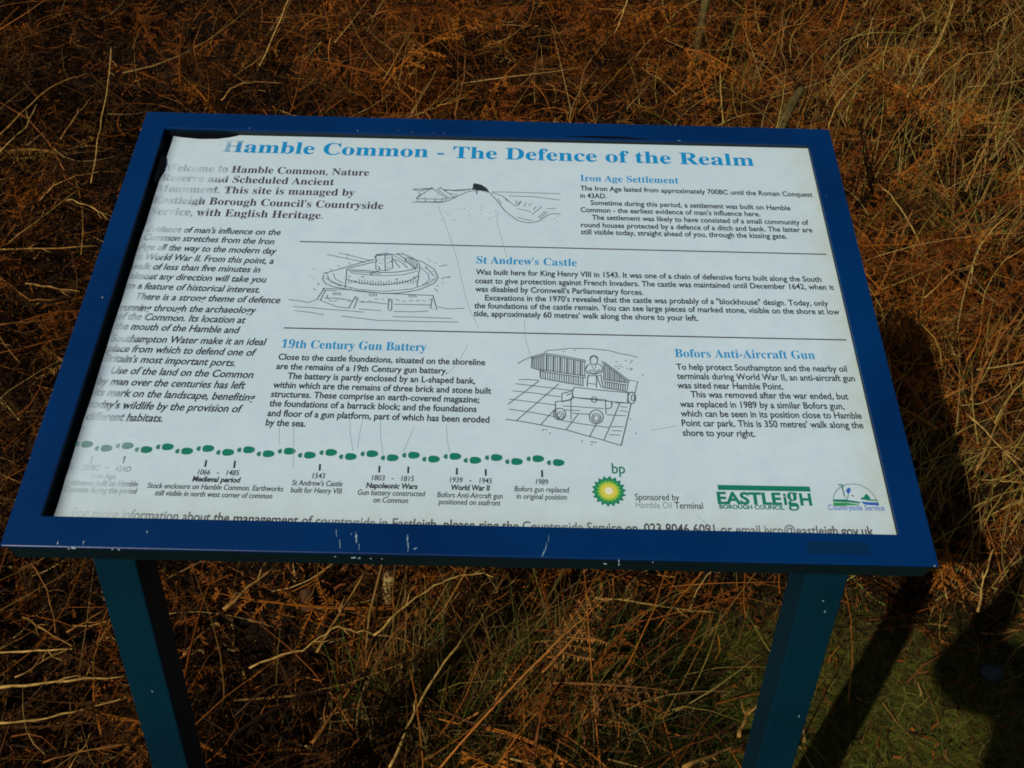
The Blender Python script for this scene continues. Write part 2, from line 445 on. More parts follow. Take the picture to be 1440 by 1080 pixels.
SKETCH_BANK=[
[0.9,[[-92.2,188.1],[-81.1,189.1],[-70.0,189.9]]],
[1.2,[[-92.1,187.1],[-82.3,185.3],[-78.0,188.0],[-66.2,189.6]]],
[1.0,[[-54.3,188.7],[-43.8,187.4],[-33.5,189.0],[-20.1,189.8]]],
[0.8,[[-52.7,186.3],[-45.4,188.6],[-40.8,186.6],[-27.5,187.9],[-21.7,191.4]]],
[0.8,[[-91.3,165.5],[-72.2,166.3],[-57.5,165.9],[-45.9,170.0],[-33.1,179.6],[-21.5,186.8],[-8.2,188.7],[3.8,184.9],[13.0,171.8],[23.7,153.9],[38.5,139.3],[45.8,136.2],[53.1,134.8],[66.1,138.2],[76.4,148.5],[82.3,151.3],[92.5,151.0]]],
[0.8,[[-87.3,171.8],[-78.4,181.7],[-69.3,190.9],[-59.1,181.9],[-49.0,173.0]]],
[0.8,[[-85.8,170.8],[-84.7,166.3],[-51.7,167.4],[-50.4,171.9],[-85.8,171.6]]],
[0.5,[[-75.5,171.1],[-75.2,166.6]]],
[0.5,[[-63.7,171.9],[-63.4,167.0]]],
[0.5,[[-54.9,172.6],[-54.6,167.3]]],
[0.8,[[-63.2,188.0],[-58.1,191.3],[-49.6,184.3],[-41.0,176.3],[-50.4,172.3]]],
[0.6,[[-60.9,188.1],[-46.1,173.1]]],
[0.8,[[-85.8,182.1],[-81.9,179.1],[-84.6,176.0],[-87.3,171.8]]],
[0.6,[[-46.5,182.3],[-36.1,180.6],[-41.7,174.2]]],
[1.6,[[-70.5,191.3],[-68.1,191.4]]],
[1.6,[[-59.2,191.9],[-57.1,192.0]]],
[1.6,[[-12.4,189.6],[-12.1,181.7]]],
[0.8,[[6.8,185.0],[12.8,183.1],[20.3,179.3],[29.3,170.3],[36.0,162.4],[42.6,170.7]]],
[0.5,[[6.8,186.5],[38.0,186.6],[93.0,185.7]]],
[0.5,[[27.7,180.1],[60.3,179.5],[92.8,174.7]]],
[0.5,[[39.7,162.5],[44.0,171.8]]],
[0.5,[[47.1,162.7],[50.0,168.9]]],
[0.5,[[52.9,163.9],[56.6,168.1]]],
[0.5,[[58.8,157.0],[62.5,163.2]]],
[0.5,[[66.2,159.2],[69.1,163.4]]],
[0.5,[[36.7,166.4],[38.1,172.6]]],
[0.5,[[38.3,158.4],[50.0,155.7],[55.9,152.9]]],
[0.5,[[64.7,144.1],[73.5,155.4]]],
[0.5,[[66.9,142.2],[76.4,154.5]]],
[0.5,[[57.4,148.9],[66.2,159.2]]],
[0.5,[[75.0,159.5],[86.7,159.9]]],
[0.5,[[38.4,144.3],[51.6,139.7],[57.4,138.9]]],
[0.5,[[14.4,175.0],[19.1,165.9]]],
[0.5,[[23.3,176.3],[27.1,169.8]]],
[0.6,[[6.5,143.1],[7.3,142.9]]],
[0.6,[[-7.4,159.5],[-6.6,159.4]]],
[0.6,[[-27.4,157.3],[-26.6,157.1]]],
[0.6,[[-54.6,137.6],[-53.9,137.4]]],
[0.6,[[-1.2,142.7],[-0.5,142.5]]],
[0.6,[[-4.3,160.5],[-3.5,160.3]]],
[0.6,[[-46.8,146.5],[-46.0,146.3]]],
[0.6,[[-9.7,141.1],[-8.9,140.9]]],
[0.6,[[-20.9,146.0],[-20.1,145.8]]],
[0.6,[[8.0,141.3],[8.8,141.1]]],
[0.6,[[-26.4,156.7],[-25.7,156.5]]],
[0.6,[[5.6,149.7],[6.3,149.5]]],
[0.6,[[3.5,141.6],[4.2,141.5]]],
[0.6,[[-29.7,153.2],[-29.0,153.1]]],
[0.6,[[-21.7,153.0],[-21.0,152.8]]],
[0.6,[[-49.5,149.1],[-48.7,148.9]]],
[0.6,[[-33.0,155.2],[-32.3,155.0]]],
[0.6,[[-19.0,157.6],[-18.2,157.4]]],
[0.6,[[-42.6,143.2],[-41.8,143.0]]],
[0.6,[[-45.9,148.5],[-45.2,148.3]]],
[0.6,[[-7.0,148.1],[-6.2,147.9]]],
[0.6,[[-70.0,143.8],[-69.2,143.6]]],
[0.6,[[4.7,138.6],[5.5,138.4]]],
[0.6,[[-9.3,138.0],[-8.6,137.9]]],
[0.6,[[10.7,144.0],[11.4,143.8]]],
[0.6,[[-37.6,137.6],[-36.8,137.5]]],
[0.6,[[-19.4,141.8],[-18.7,141.6]]],
[0.6,[[-40.0,137.0],[-39.3,136.9]]],
[0.6,[[-5.6,155.5],[-4.9,155.3]]],
[0.6,[[11.8,154.2],[12.6,154.0]]],
[0.6,[[-15.2,161.4],[-14.5,161.2]]],
[0.6,[[-51.5,135.7],[-50.8,135.5]]],
[0.6,[[-6.4,154.1],[-5.7,153.9]]],
[0.6,[[12.4,152.7],[13.1,152.5]]],
[0.5,[[-77.4,180.4],[-76.6,180.2]]],
[0.5,[[-82.5,180.1],[-81.8,179.9]]],
[0.5,[[-76.8,174.5],[-76.1,174.3]]],
[0.5,[[-62.5,179.8],[-61.7,179.6]]],
[0.5,[[-82.8,182.2],[-82.0,182.0]]],
[0.5,[[-77.5,182.9],[-76.8,182.7]]],
[0.5,[[-77.3,174.7],[-76.5,174.5]]],
[0.5,[[-80.2,184.8],[-79.4,184.6]]],
[0.5,[[-60.0,179.0],[-59.3,178.8]]],
[0.5,[[-58.6,181.1],[-57.8,180.9]]],
[0.5,[[-60.6,177.9],[-59.9,177.7]]],
[0.5,[[-63.3,176.7],[-62.6,176.5]]],
[0.5,[[-71.3,184.5],[-70.5,184.3]]],
[0.5,[[-77.8,174.6],[-77.0,174.5]]],
[0.5,[[86.9,138.6],[87.5,138.4]]],
[0.5,[[73.0,140.8],[73.6,140.6]]],
[0.5,[[84.5,141.3],[85.1,141.1]]],
[0.5,[[84.9,142.5],[85.5,142.3]]],
[0.5,[[80.9,140.8],[81.5,140.6]]],
[0.5,[[71.3,138.1],[71.9,137.9]]],
[0.5,[[88.4,147.1],[89.0,146.9]]],
[0.5,[[88.7,138.3],[89.3,138.1]]]]
SKETCH_CASTLE=[
[0.9,[[-187.2,46.8],[-175.7,51.2],[-161.6,57.3],[-145.6,64.4],[-129.4,70.5]]],
[0.9,[[-92.3,75.4],[-73.1,68.5],[-57.4,56.6],[-52.6,44.6],[-56.2,36.1],[-63.2,31.1],[-73.8,25.3],[-84.6,22.2],[-99.0,19.4],[-113.5,18.5],[-143.0,21.0],[-159.8,24.3],[-172.9,26.8],[-182.6,31.3],[-186.6,37.1],[-186.9,44.4]]],
[0.5,[[-182.3,44.5],[-178.6,36.2],[-164.0,29.4],[-158.3,27.2]]],
[0.5,[[-73.3,58.6],[-64.3,49.1],[-62.8,39.5],[-70.6,32.1]]],
[0.5,[[-175.3,47.1],[-172.4,38.7],[-162.6,33.0]]],
[0.5,[[-68.8,61.2],[-58.7,48.1]]],
[0.9,[[-159.5,55.4],[-147.0,60.1],[-129.0,66.3]]],
[0.9,[[-160.4,54.9],[-159.9,39.1],[-144.3,33.6],[-129.4,31.6],[-118.3,31.2],[-105.6,32.7],[-93.0,35.7],[-82.3,40.9],[-76.2,46.3],[-74.6,58.6],[-76.6,65.9],[-84.7,74.3],[-94.4,79.0],[-104.0,80.5]]],
[1.0,[[-159.3,53.2],[-138.8,52.8],[-116.3,50.0],[-101.6,51.4],[-92.5,53.2],[-83.4,55.9],[-76.2,59.5]]],
[0.8,[[-159.9,39.1],[-159.2,26.0]]],
[0.8,[[-75.3,46.4],[-76.4,30.7]]],
[0.6,[[-157.2,51.3],[-131.1,49.6],[-119.8,47.5]]],
[0.9,[[-128.3,75.5],[-119.0,80.1],[-109.5,79.3],[-106.8,57.6],[-114.7,53.0],[-126.4,54.6],[-128.3,75.5]]],
[0.8,[[-118.0,79.1],[-115.1,53.0]]],
[0.9,[[-129.6,73.0],[-127.8,78.1],[-122.6,79.0]]],
[1.2,[[-127.1,76.3],[-110.4,78.8]]],
[0.8,[[-108.5,78.6],[-101.9,78.8],[-94.0,72.8],[-85.9,64.4],[-82.6,58.3]]],
[0.8,[[-105.1,71.2],[-97.2,66.5],[-89.1,58.1]]],
[1.2,[[-96.0,74.7],[-91.6,71.6],[-93.6,68.4]]],
[0.7,[[-108.0,72.4],[-98.4,57.9]]],
[0.7,[[-90.2,72.9],[-82.0,63.3],[-79.7,56.0]]],
[0.7,[[-88.4,74.2],[-79.3,64.6],[-77.6,58.5]]],
[1.4,[[-123.7,59.6],[-121.9,54.7]]],
[1.2,[[-132.8,48.3],[-123.9,52.2],[-120.0,49.9]]],
[0.8,[[-185.4,24.5],[-154.1,23.0],[-117.2,18.9],[-84.3,17.9],[-56.0,17.1]]],
[0.6,[[-185.0,21.7],[-168.5,21.0]]],
[0.9,[[-183.5,24.1],[-189.6,7.5],[-185.8,5.7],[-181.4,21.8]]],
[0.9,[[-145.8,13.4],[-151.7,-3.1],[-145.8,-4.0],[-142.9,11.1],[-145.8,13.4]]],
[0.9,[[-107.4,10.9],[-107.0,-4.1],[-104.4,-6.8],[-102.8,-5.2],[-103.7,9.9],[-107.4,10.9]]],
[0.9,[[-56.9,17.1],[-51.1,-3.7],[-58.5,-1.6],[-57.6,13.5]]],
[0.6,[[-181.8,10.0],[-167.2,10.0],[-150.6,7.4]]],
[0.6,[[-141.4,5.3],[-125.0,5.1],[-108.6,3.2]]],
[0.6,[[-101.3,3.0],[-79.6,3.1],[-58.7,3.0]]],
[0.6,[[-178.7,14.8],[-178.2,10.1]]],
[0.5,[[-222.1,6.6],[-210.1,5.0],[-199.0,3.0],[-188.7,7.5]]],
[0.5,[[-215.2,-3.7],[-196.2,-4.3],[-179.8,-6.1],[-150.8,-8.1],[-134.4,-9.5]]],
[0.5,[[-212.6,-9.4],[-193.5,-11.6],[-178.7,-14.6]]],
[0.5,[[-158.9,-15.9],[-135.3,-18.6],[-113.6,-21.4]]],
[0.5,[[-100.4,-7.4],[-78.8,-7.5],[-60.9,-5.6]]],
[0.5,[[-100.7,-14.9],[-69.3,-15.0],[-33.4,-15.8]]],
[0.5,[[-113.6,-20.7],[-68.9,-21.3],[-26.0,-20.6]]],
[0.5,[[-50.5,0.9],[-39.4,-2.2],[-19.6,-0.5]]],
[0.5,[[-140.3,-5.0],[-114.9,-6.6]]],
[0.5,[[-186.2,76.3],[-163.1,70.8],[-140.1,65.3]]],
[0.5,[[-172.5,79.2],[-156.0,74.7],[-132.9,68.0]]],
[0.5,[[-185.0,6.4],[-165.8,-2.3],[-151.2,-4.2]]],
[0.5,[[-52.1,61.7],[-42.9,64.4]]],
[0.5,[[-49.1,42.3],[-43.8,45.3],[-38.2,44.5]]],
[0.5,[[-55.7,27.7],[-51.7,23.1]]],
[0.5,[[-196.3,23.7],[-192.3,21.5]]],
[1.3,[[-124.4,71.4],[-123.1,71.5]]],
[1.3,[[-123.8,65.0],[-122.5,65.0]]],
[1.3,[[-120.9,70.0],[-119.6,70.1]]],
[1.3,[[-120.9,64.1],[-119.6,64.1]]],
[1.3,[[-114.7,72.2],[-113.4,72.2]]],
[1.3,[[-114.1,65.3],[-112.8,65.3]]],
[1.3,[[-111.5,66.8],[-110.1,66.9]]],
[1.3,[[-112.4,73.5],[-111.1,73.6]]],
[1.3,[[-113.5,58.7],[-112.2,58.7]]],
[1.1,[[-157.7,42.3],[-154.9,43.1]]],
[1.1,[[-142.1,42.7],[-139.2,43.6]]],
[1.1,[[-132.3,46.2],[-129.4,47.0]]],
[1.1,[[-116.1,31.5],[-113.3,32.3]]],
[1.1,[[-90.9,37.0],[-88.0,37.8]]],
[1.1,[[-82.1,43.3],[-79.2,44.1]]],
[1.1,[[-102.2,40.3],[-99.3,41.1]]],
[1.1,[[-149.6,35.3],[-146.7,36.1]]],
[0.6,[[-172.8,18.6],[-171.0,14.4]]],
[0.6,[[-170.3,18.7],[-168.5,14.5]]],
[0.6,[[-167.7,18.7],[-166.0,14.5]]],
[0.6,[[-165.2,18.8],[-163.4,14.6]]],
[0.6,[[-130.8,18.1],[-129.1,14.0]]],
[0.6,[[-128.3,18.2],[-126.6,14.0]]],
[0.6,[[-125.7,18.3],[-124.1,14.1]]],
[0.6,[[-123.2,18.4],[-121.5,14.2]]],
[0.6,[[-85.2,17.7],[-83.6,13.5]]],
[0.6,[[-82.6,17.7],[-81.1,13.6]]],
[0.6,[[-80.1,17.8],[-78.5,13.6]]],
[0.6,[[-77.5,17.9],[-76.0,13.7]]],
[0.5,[[-161.5,76.5],[-162.3,78.2]]],
[0.5,[[-161.4,71.3],[-162.7,72.5]]],
[0.5,[[-126.3,76.8],[-126.5,78.7]]],
[0.5,[[-41.3,46.1],[-38.7,46.1]]],
[0.5,[[-67.2,72.8],[-66.2,73.9]]],
[0.5,[[-197.2,38.9],[-198.3,38.6]]],
[0.5,[[-201.1,41.6],[-202.4,41.4]]],
[0.5,[[-115.7,75.3],[-115.5,77.1]]],
[0.5,[[-53.6,32.2],[-51.3,31.7]]],
[0.5,[[-64.6,69.3],[-62.7,70.5]]],
[0.5,[[-47.4,36.2],[-45.9,35.5]]],
[0.5,[[-190.0,30.4],[-192.4,29.9]]],
[0.5,[[-200.3,52.8],[-201.4,53.1]]],
[0.5,[[-197.0,53.6],[-198.9,53.7]]],
[0.5,[[-116.2,80.2],[-116.1,81.7]]],
[0.5,[[-58.1,67.0],[-56.0,67.9]]],
[0.5,[[-189.8,32.0],[-191.4,31.4]]],
[0.5,[[-97.1,80.7],[-96.6,82.1]]],
[0.35,[[-156.7,38.3],[-155.5,32.3]]],
[0.35,[[-153.5,37.3],[-152.4,32.7]]],
[0.35,[[-150.4,37.5],[-149.4,33.3]]],
[0.35,[[-147.1,36.3],[-146.3,33.8]]],
[0.35,[[-144.3,39.2],[-143.0,31.6]]],
[0.35,[[-141.1,38.5],[-139.8,31.5]]],
[0.35,[[-138.0,38.8],[-136.8,32.9]]],
[0.35,[[-134.7,37.4],[-133.6,31.9]]],
[0.35,[[-131.6,37.3],[-130.4,30.7]]],
[0.35,[[-128.5,37.8],[-127.3,30.6]]],
[0.35,[[-125.2,35.6],[-124.2,31.3]]],
[0.35,[[-122.2,37.5],[-121.1,31.1]]],
[0.35,[[-119.1,37.3],[-117.9,30.9]]],
[0.35,[[-115.8,36.3],[-114.8,30.7]]],
[0.35,[[-112.8,36.8],[-111.8,31.6]]],
[0.35,[[-109.8,38.6],[-108.6,31.6]]],
[0.35,[[-106.5,36.8],[-105.6,32.9]]],
[0.35,[[-103.4,37.1],[-102.4,32.2]]],
[0.35,[[-100.5,39.7],[-99.3,31.8]]],
[0.35,[[-97.2,38.0],[-96.3,33.3]]],
[0.35,[[-94.2,39.7],[-93.2,33.9]]],
[0.35,[[-91.0,38.7],[-90.1,34.9]]],
[0.35,[[-87.8,38.3],[-86.9,34.0]]],
[0.35,[[-84.8,40.4],[-83.8,34.3]]],
[0.35,[[-81.7,39.8],[-80.7,33.9]]],
[0.35,[[-78.6,41.1],[-77.7,36.2]]],
[0.3,[[-185.0,47.5],[-181.2,46.3]]],
[0.3,[[-180.7,53.9],[-177.2,52.1]]],
[0.3,[[-172.0,59.7],[-168.9,57.4]]],
[0.3,[[-159.5,64.6],[-157.1,61.8]]],
[0.3,[[-144.1,68.0],[-142.5,65.0]]],
[0.3,[[-126.9,69.8],[-126.3,66.6]]],
[0.3,[[-109.2,69.8],[-109.7,66.7]]],
[0.3,[[-92.3,68.1],[-93.8,65.1]]],
[0.3,[[-77.6,64.7],[-79.9,62.0]]],
[0.3,[[-66.1,59.9],[-69.1,57.7]]],
[0.3,[[-58.5,54.1],[-62.0,52.4]]],
[0.3,[[-55.6,47.7],[-59.2,46.6]]],
[0.3,[[-57.3,41.2],[-60.8,40.7]]],
[0.3,[[-63.6,35.1],[-66.8,35.1]]],
[0.3,[[-74.0,29.7],[-76.6,30.2]]],
[0.3,[[-87.6,25.5],[-89.4,26.4]]],
[0.3,[[-103.6,22.8],[-104.5,23.9]]],
[0.3,[[-120.7,21.6],[-120.7,22.8]]],
[0.3,[[-137.8,22.2],[-136.8,23.3]]],
[0.3,[[-153.7,24.5],[-151.8,25.4]]],
[0.3,[[-167.3,28.3],[-164.6,28.8]]],
[0.3,[[-177.5,33.3],[-174.2,33.4]]],
[0.3,[[-178.1,9.3],[-171.4,4.8]]],
[0.3,[[-169.8,5.2],[-165.3,7.8]]],
[0.3,[[-162.5,9.6],[-158.9,8.3]]],
[0.3,[[-154.2,5.6],[-148.5,6.3]]],
[0.3,[[-146.9,9.8],[-143.3,8.4]]],
[0.3,[[-138.7,5.9],[-135.6,6.6]]],
[0.3,[[-131.1,7.5],[-126.4,6.2]]],
[0.3,[[-123.5,9.8],[-119.0,9.7]]],
[0.3,[[-115.8,10.9],[-113.0,9.2]]],
[0.3,[[-108.0,11.0],[-104.8,6.6]]],
[0.3,[[-100.1,10.4],[-94.1,8.1]]],
[0.3,[[-92.1,8.3],[-87.1,7.3]]],
[0.3,[[-84.3,7.8],[-79.2,9.2]]],
[0.3,[[-76.5,9.0],[-71.4,9.4]]],
[0.3,[[-68.8,10.2],[-65.6,8.3]]],
[0.3,[[-61.0,10.5],[-58.3,11.4]]],
[0.5,[[-156.0,48.9],[-136.3,46.3],[-115.9,45.2],[-92.1,47.8],[-76.7,54.1]]],
[0.5,[[-106.4,76.2],[-91.7,67.4],[-80.8,58.4]]],
[0.4,[[-184.7,40.8],[-169.6,30.4],[-143.3,23.8],[-113.8,21.8],[-84.8,25.5],[-63.4,34.2],[-54.8,44.5]]]]
SKETCH_GUN=[
[0.6,[[41.7,-76.7],[50.0,-70.8],[57.7,-66.9]]],
[0.6,[[71.5,-60.3],[74.6,-57.9],[86.9,-56.6],[99.2,-54.4],[119.3,-53.9],[131.6,-54.9],[142.3,-56.1],[157.5,-60.4],[166.7,-62.1],[175.0,-64.7]]],
[1.1,[[57.7,-66.9],[71.5,-61.8],[95.9,-65.9],[117.3,-70.4]]],
[1.1,[[57.7,-68.8],[72.2,-64.0],[95.9,-68.1],[117.2,-72.3]]],
[1.0,[[134.1,-71.1],[138.6,-73.2],[150.3,-83.7],[163.3,-95.7]]],
[0.9,[[135.5,-73.6],[138.5,-75.4],[150.2,-85.9],[161.7,-97.0]]],
[0.9,[[57.7,-66.9],[56.9,-81.9],[66.8,-85.3]]],
[0.9,[[66.0,-83.8],[91.0,-87.8],[116.7,-91.4]]],
[0.9,[[66.0,-85.9],[91.0,-90.2],[116.6,-93.8]]],
[0.9,[[135.4,-95.5],[148.1,-97.3],[161.6,-99.3]]],
[0.9,[[135.8,-98.0],[148.0,-99.9],[160.7,-102.1]]],
[0.9,[[66.5,-85.9],[66.8,-95.4],[89.3,-99.9],[113.3,-104.2]]],
[0.7,[[135.7,-106.4],[147.6,-108.2],[159.5,-110.3]]],
[0.8,[[163.3,-95.7],[173.0,-97.2],[169.1,-112.7],[160.2,-111.1],[163.3,-95.7]]],
[0.9,[[103.5,-106.3],[132.6,-109.7],[162.4,-112.0]]],
[0.9,[[102.4,-119.8],[132.1,-122.9],[161.7,-125.7]]],
[0.9,[[169.5,-118.4],[169.3,-120.4],[168.8,-122.2],[168.0,-123.7],[167.1,-124.9],[166.0,-125.7],[164.9,-126.0],[163.9,-125.8],[162.9,-125.0],[162.1,-123.9],[161.5,-122.3],[161.2,-120.6],[161.2,-118.6],[161.4,-116.7],[161.9,-114.9],[162.7,-113.3],[163.6,-112.1],[164.7,-111.3],[165.8,-111.0],[166.8,-111.2],[167.8,-111.9],[168.6,-113.1],[169.2,-114.7],[169.5,-116.5],[169.5,-118.4]]],
[0.8,[[168.3,-118.4],[168.2,-119.5],[168.0,-120.4],[167.7,-121.2],[167.2,-121.9],[166.8,-122.3],[166.3,-122.4],[165.9,-122.3],[165.5,-121.9],[165.1,-121.3],[164.9,-120.5],[164.8,-119.5],[164.8,-118.5],[164.9,-117.5],[165.1,-116.6],[165.4,-115.7],[165.8,-115.1],[166.3,-114.7],[166.8,-114.6],[167.2,-114.7],[167.6,-115.1],[168.0,-115.7],[168.2,-116.5],[168.3,-117.4],[168.3,-118.4]]],
[0.9,[[161.7,-112.0],[160.2,-125.4]]],
[0.9,[[103.5,-106.3],[101.1,-112.6],[102.4,-119.8]]],
[1.0,[[90.6,-114.7],[96.6,-113.1],[101.1,-110.8],[101.7,-117.1],[99.4,-123.0],[89.7,-125.8],[89.8,-117.4],[90.6,-114.7]]],
[0.8,[[95.0,-117.3],[100.3,-114.5]]],
[0.9,[[83.0,-125.6],[91.9,-124.5],[100.9,-121.9],[102.4,-119.8],[121.7,-121.0],[136.6,-121.6],[136.6,-140.0]]],
[0.9,[[83.0,-125.6],[82.8,-143.1],[87.2,-147.3]]],
[0.6,[[90.4,-130.7],[134.7,-133.1]]],
[0.5,[[91.0,-135.9],[109.4,-136.3]]],
[0.7,[[100.5,-139.5],[109.3,-140.4],[119.6,-140.8]]],
[0.9,[[136.6,-122.4],[143.9,-124.9],[142.9,-131.1],[139.8,-133.3],[136.9,-132.7]]],
[1.2,[[143.9,-124.9],[143.0,-128.5]]],
[0.9,[[127.7,-121.8],[127.3,-123.3],[126.5,-124.6],[125.2,-125.3],[123.9,-125.3],[122.7,-124.7],[122.0,-123.5],[121.7,-121.9],[122.1,-120.4],[122.9,-119.1],[124.1,-118.4],[125.5,-118.4],[126.6,-119.0],[127.4,-120.2],[127.7,-121.8]]],
[0.6,[[99.7,-122.5],[99.2,-147.9]]],
[1.0,[[93.7,-141.1],[93.5,-143.0],[92.8,-144.8],[91.7,-146.3],[90.4,-147.5],[88.8,-148.3],[87.1,-148.5],[85.5,-148.3],[83.9,-147.7],[82.6,-146.5],[81.6,-145.0],[81.0,-143.3],[80.8,-141.4],[81.0,-139.5],[81.7,-137.7],[82.7,-136.2],[84.1,-135.0],[85.7,-134.2],[87.3,-133.9],[89.0,-134.1],[90.6,-134.8],[91.9,-136.0],[92.9,-137.5],[93.5,-139.2],[93.7,-141.1]]],
[0.8,[[91.9,-142.9],[89.7,-147.4],[85.3,-147.5],[83.1,-143.1],[85.4,-138.5],[89.8,-138.4],[91.9,-142.9]]],
[0.7,[[89.3,-142.9],[86.9,-145.8],[84.6,-143.1],[87.0,-140.2],[89.3,-142.9]]],
[1.0,[[133.5,-143.6],[133.2,-145.8],[132.4,-147.9],[131.1,-149.8],[129.6,-151.2],[127.8,-152.1],[125.9,-152.4],[124.0,-152.2],[122.2,-151.3],[120.8,-150.0],[119.6,-148.3],[119.0,-146.2],[118.8,-143.9],[119.1,-141.7],[119.9,-139.6],[121.2,-137.7],[122.7,-136.3],[124.5,-135.4],[126.5,-135.0],[128.4,-135.3],[130.1,-136.1],[131.6,-137.5],[132.7,-139.3],[133.3,-141.3],[133.5,-143.6]]],
[0.8,[[131.1,-145.0],[129.5,-149.2],[125.9,-151.0],[122.4,-149.4],[121.1,-145.3],[122.7,-141.1],[126.3,-139.2],[129.8,-140.9],[131.1,-145.0]]],
[0.8,[[129.3,-145.4],[127.6,-148.8],[124.4,-148.8],[122.9,-145.6],[124.6,-142.2],[127.8,-142.2],[129.3,-145.4]]],
[0.9,[[130.1,-70.0],[129.9,-71.5],[129.5,-72.9],[128.8,-74.0],[127.9,-75.0],[126.9,-75.5],[125.8,-75.8],[124.7,-75.6],[123.8,-75.1],[122.9,-74.2],[122.3,-73.1],[122.0,-71.7],[121.9,-70.3],[122.0,-68.8],[122.5,-67.4],[123.2,-66.2],[124.1,-65.3],[125.1,-64.7],[126.2,-64.5],[127.2,-64.7],[128.2,-65.2],[129.1,-66.1],[129.7,-67.2],[130.0,-68.6],[130.1,-70.0]]],
[1.2,[[121.6,-69.9],[122.8,-65.1],[126.2,-63.4],[129.7,-65.0],[130.5,-68.7]]],
[0.9,[[118.6,-77.4],[116.1,-83.1],[118.3,-87.6],[125.8,-88.7],[134.2,-86.3],[135.6,-79.8],[133.1,-75.6],[129.3,-74.9]]],
[0.9,[[121.7,-75.1],[118.6,-77.4],[116.6,-81.2]]],
[0.7,[[123.2,-76.4],[126.0,-83.8],[128.5,-76.3]]],
[0.9,[[118.4,-84.9],[125.8,-88.0],[134.3,-83.5]]],
[0.7,[[119.9,-83.0],[127.5,-85.0],[132.9,-81.7]]],
[0.9,[[119.4,-89.5],[118.0,-97.7],[117.8,-105.4]]],
[0.9,[[133.1,-88.6],[133.8,-97.3],[135.1,-106.7]]],
[0.8,[[128.0,-90.2],[128.2,-97.5],[127.5,-106.6]]],
[0.7,[[128.8,-91.1],[132.7,-106.4]]],
[0.8,[[119.1,-90.8],[132.1,-90.4]]],
[0.6,[[118.6,-101.0],[128.4,-102.0]]],
[0.6,[[42.7,-98.2],[53.2,-97.6],[65.3,-98.2]]],
[0.6,[[39.7,-103.4],[65.2,-106.4],[101.1,-110.8]]],
[0.6,[[36.9,-112.8],[62.2,-115.4],[87.6,-119.2]]],
[0.6,[[33.3,-123.6],[57.8,-126.6],[83.0,-130.0]]],
[0.6,[[33.5,-136.5],[57.8,-139.9],[82.8,-144.8]]],
[0.9,[[30.0,-149.3],[41.8,-150.7],[54.9,-152.8],[68.1,-155.5],[81.2,-158.3],[94.3,-160.9],[105.8,-164.5],[117.3,-167.9],[133.1,-172.6],[150.9,-178.5]]],
[0.6,[[88.6,-149.0],[109.0,-152.8],[139.6,-156.9]]],
[0.6,[[137.3,-140.9],[157.9,-141.6]]],
[0.6,[[146.8,-125.7],[163.9,-125.3]]],
[0.7,[[65.3,-99.1],[48.8,-114.9],[31.9,-130.4]]],
[0.7,[[87.0,-102.2],[63.7,-126.9],[41.0,-151.1]]],
[0.7,[[82.2,-135.3],[74.0,-145.9],[66.6,-155.6]]],
[0.7,[[107.1,-140.8],[100.3,-150.8],[93.5,-160.9]]],
[0.7,[[126.6,-151.5],[122.2,-160.2],[118.0,-168.8]]],
[0.7,[[152.0,-125.6],[142.8,-149.4],[133.1,-172.6]]],
[1.1,[[164.4,-125.3],[158.2,-149.9],[150.9,-178.5]]],
[0.5,[[151.8,-130.0],[159.9,-131.0]]],
[0.5,[[151.6,-135.3],[159.6,-136.3]]],
[0.5,[[141.1,-155.5],[154.2,-155.5]]],
[0.5,[[138.5,-165.7],[150.1,-165.8]]],
[0.5,[[142.3,-160.5],[152.5,-160.6]]],
[0.5,[[118.6,-174.6],[125.8,-175.3]]],
[0.5,[[121.4,-177.1],[119.2,-178.8]]],
[0.5,[[68.1,-162.4],[71.0,-160.6]]],
[1.6,[[72.3,-161.1],[73.6,-161.0]]],
[1.6,[[76.2,-165.2],[77.5,-165.2]]],
[1.6,[[109.6,-174.5],[110.9,-174.5]]],
[1.6,[[92.1,-59.0],[93.5,-58.9]]],
[1.6,[[104.7,-56.7],[106.1,-56.7]]],
[1.6,[[137.9,-55.8],[139.3,-55.8]]],
[1.6,[[178.3,-88.3],[179.6,-88.3]]],
[1.6,[[166.3,-163.4],[167.6,-163.3]]],
[1.6,[[161.8,-145.5],[163.1,-145.4]]],
[0.9,[[73.7,-64.7],[73.3,-85.5]]],
[0.8,[[74.4,-64.7],[73.9,-85.5]]],
[0.5,[[76.2,-65.1],[75.8,-85.9]]],
[0.5,[[78.7,-65.6],[78.2,-86.3]]],
[0.9,[[81.2,-66.0],[80.7,-86.7]]],
[0.8,[[81.8,-66.0],[81.3,-86.6]]],
[0.5,[[83.7,-66.4],[83.2,-87.0]]],
[0.5,[[86.2,-66.9],[85.6,-87.4]]],
[0.9,[[88.7,-67.3],[88.1,-87.8]]],
[0.8,[[89.3,-67.3],[88.7,-87.8]]],
[0.5,[[91.2,-67.8],[90.6,-88.1]]],
[0.5,[[93.7,-68.2],[93.0,-88.5]]],
[0.9,[[96.2,-68.7],[95.5,-88.9]]],
[0.8,[[96.8,-68.6],[96.1,-88.9]]],
[0.5,[[98.6,-69.1],[98.0,-89.3]]],
[0.5,[[101.1,-69.5],[100.4,-89.6]]],
[0.9,[[103.6,-70.0],[102.9,-90.0]]],
[0.8,[[104.2,-70.0],[103.5,-90.0]]],
[0.5,[[106.1,-70.4],[105.3,-90.4]]],
[0.5,[[108.6,-70.9],[107.8,-90.7]]],
[0.9,[[111.1,-71.3],[110.2,-91.1]]],
[0.8,[[111.7,-71.3],[110.8,-91.1]]],
[0.5,[[113.5,-71.7],[112.7,-91.5]]],
[0.5,[[116.0,-72.2],[115.1,-91.9]]],
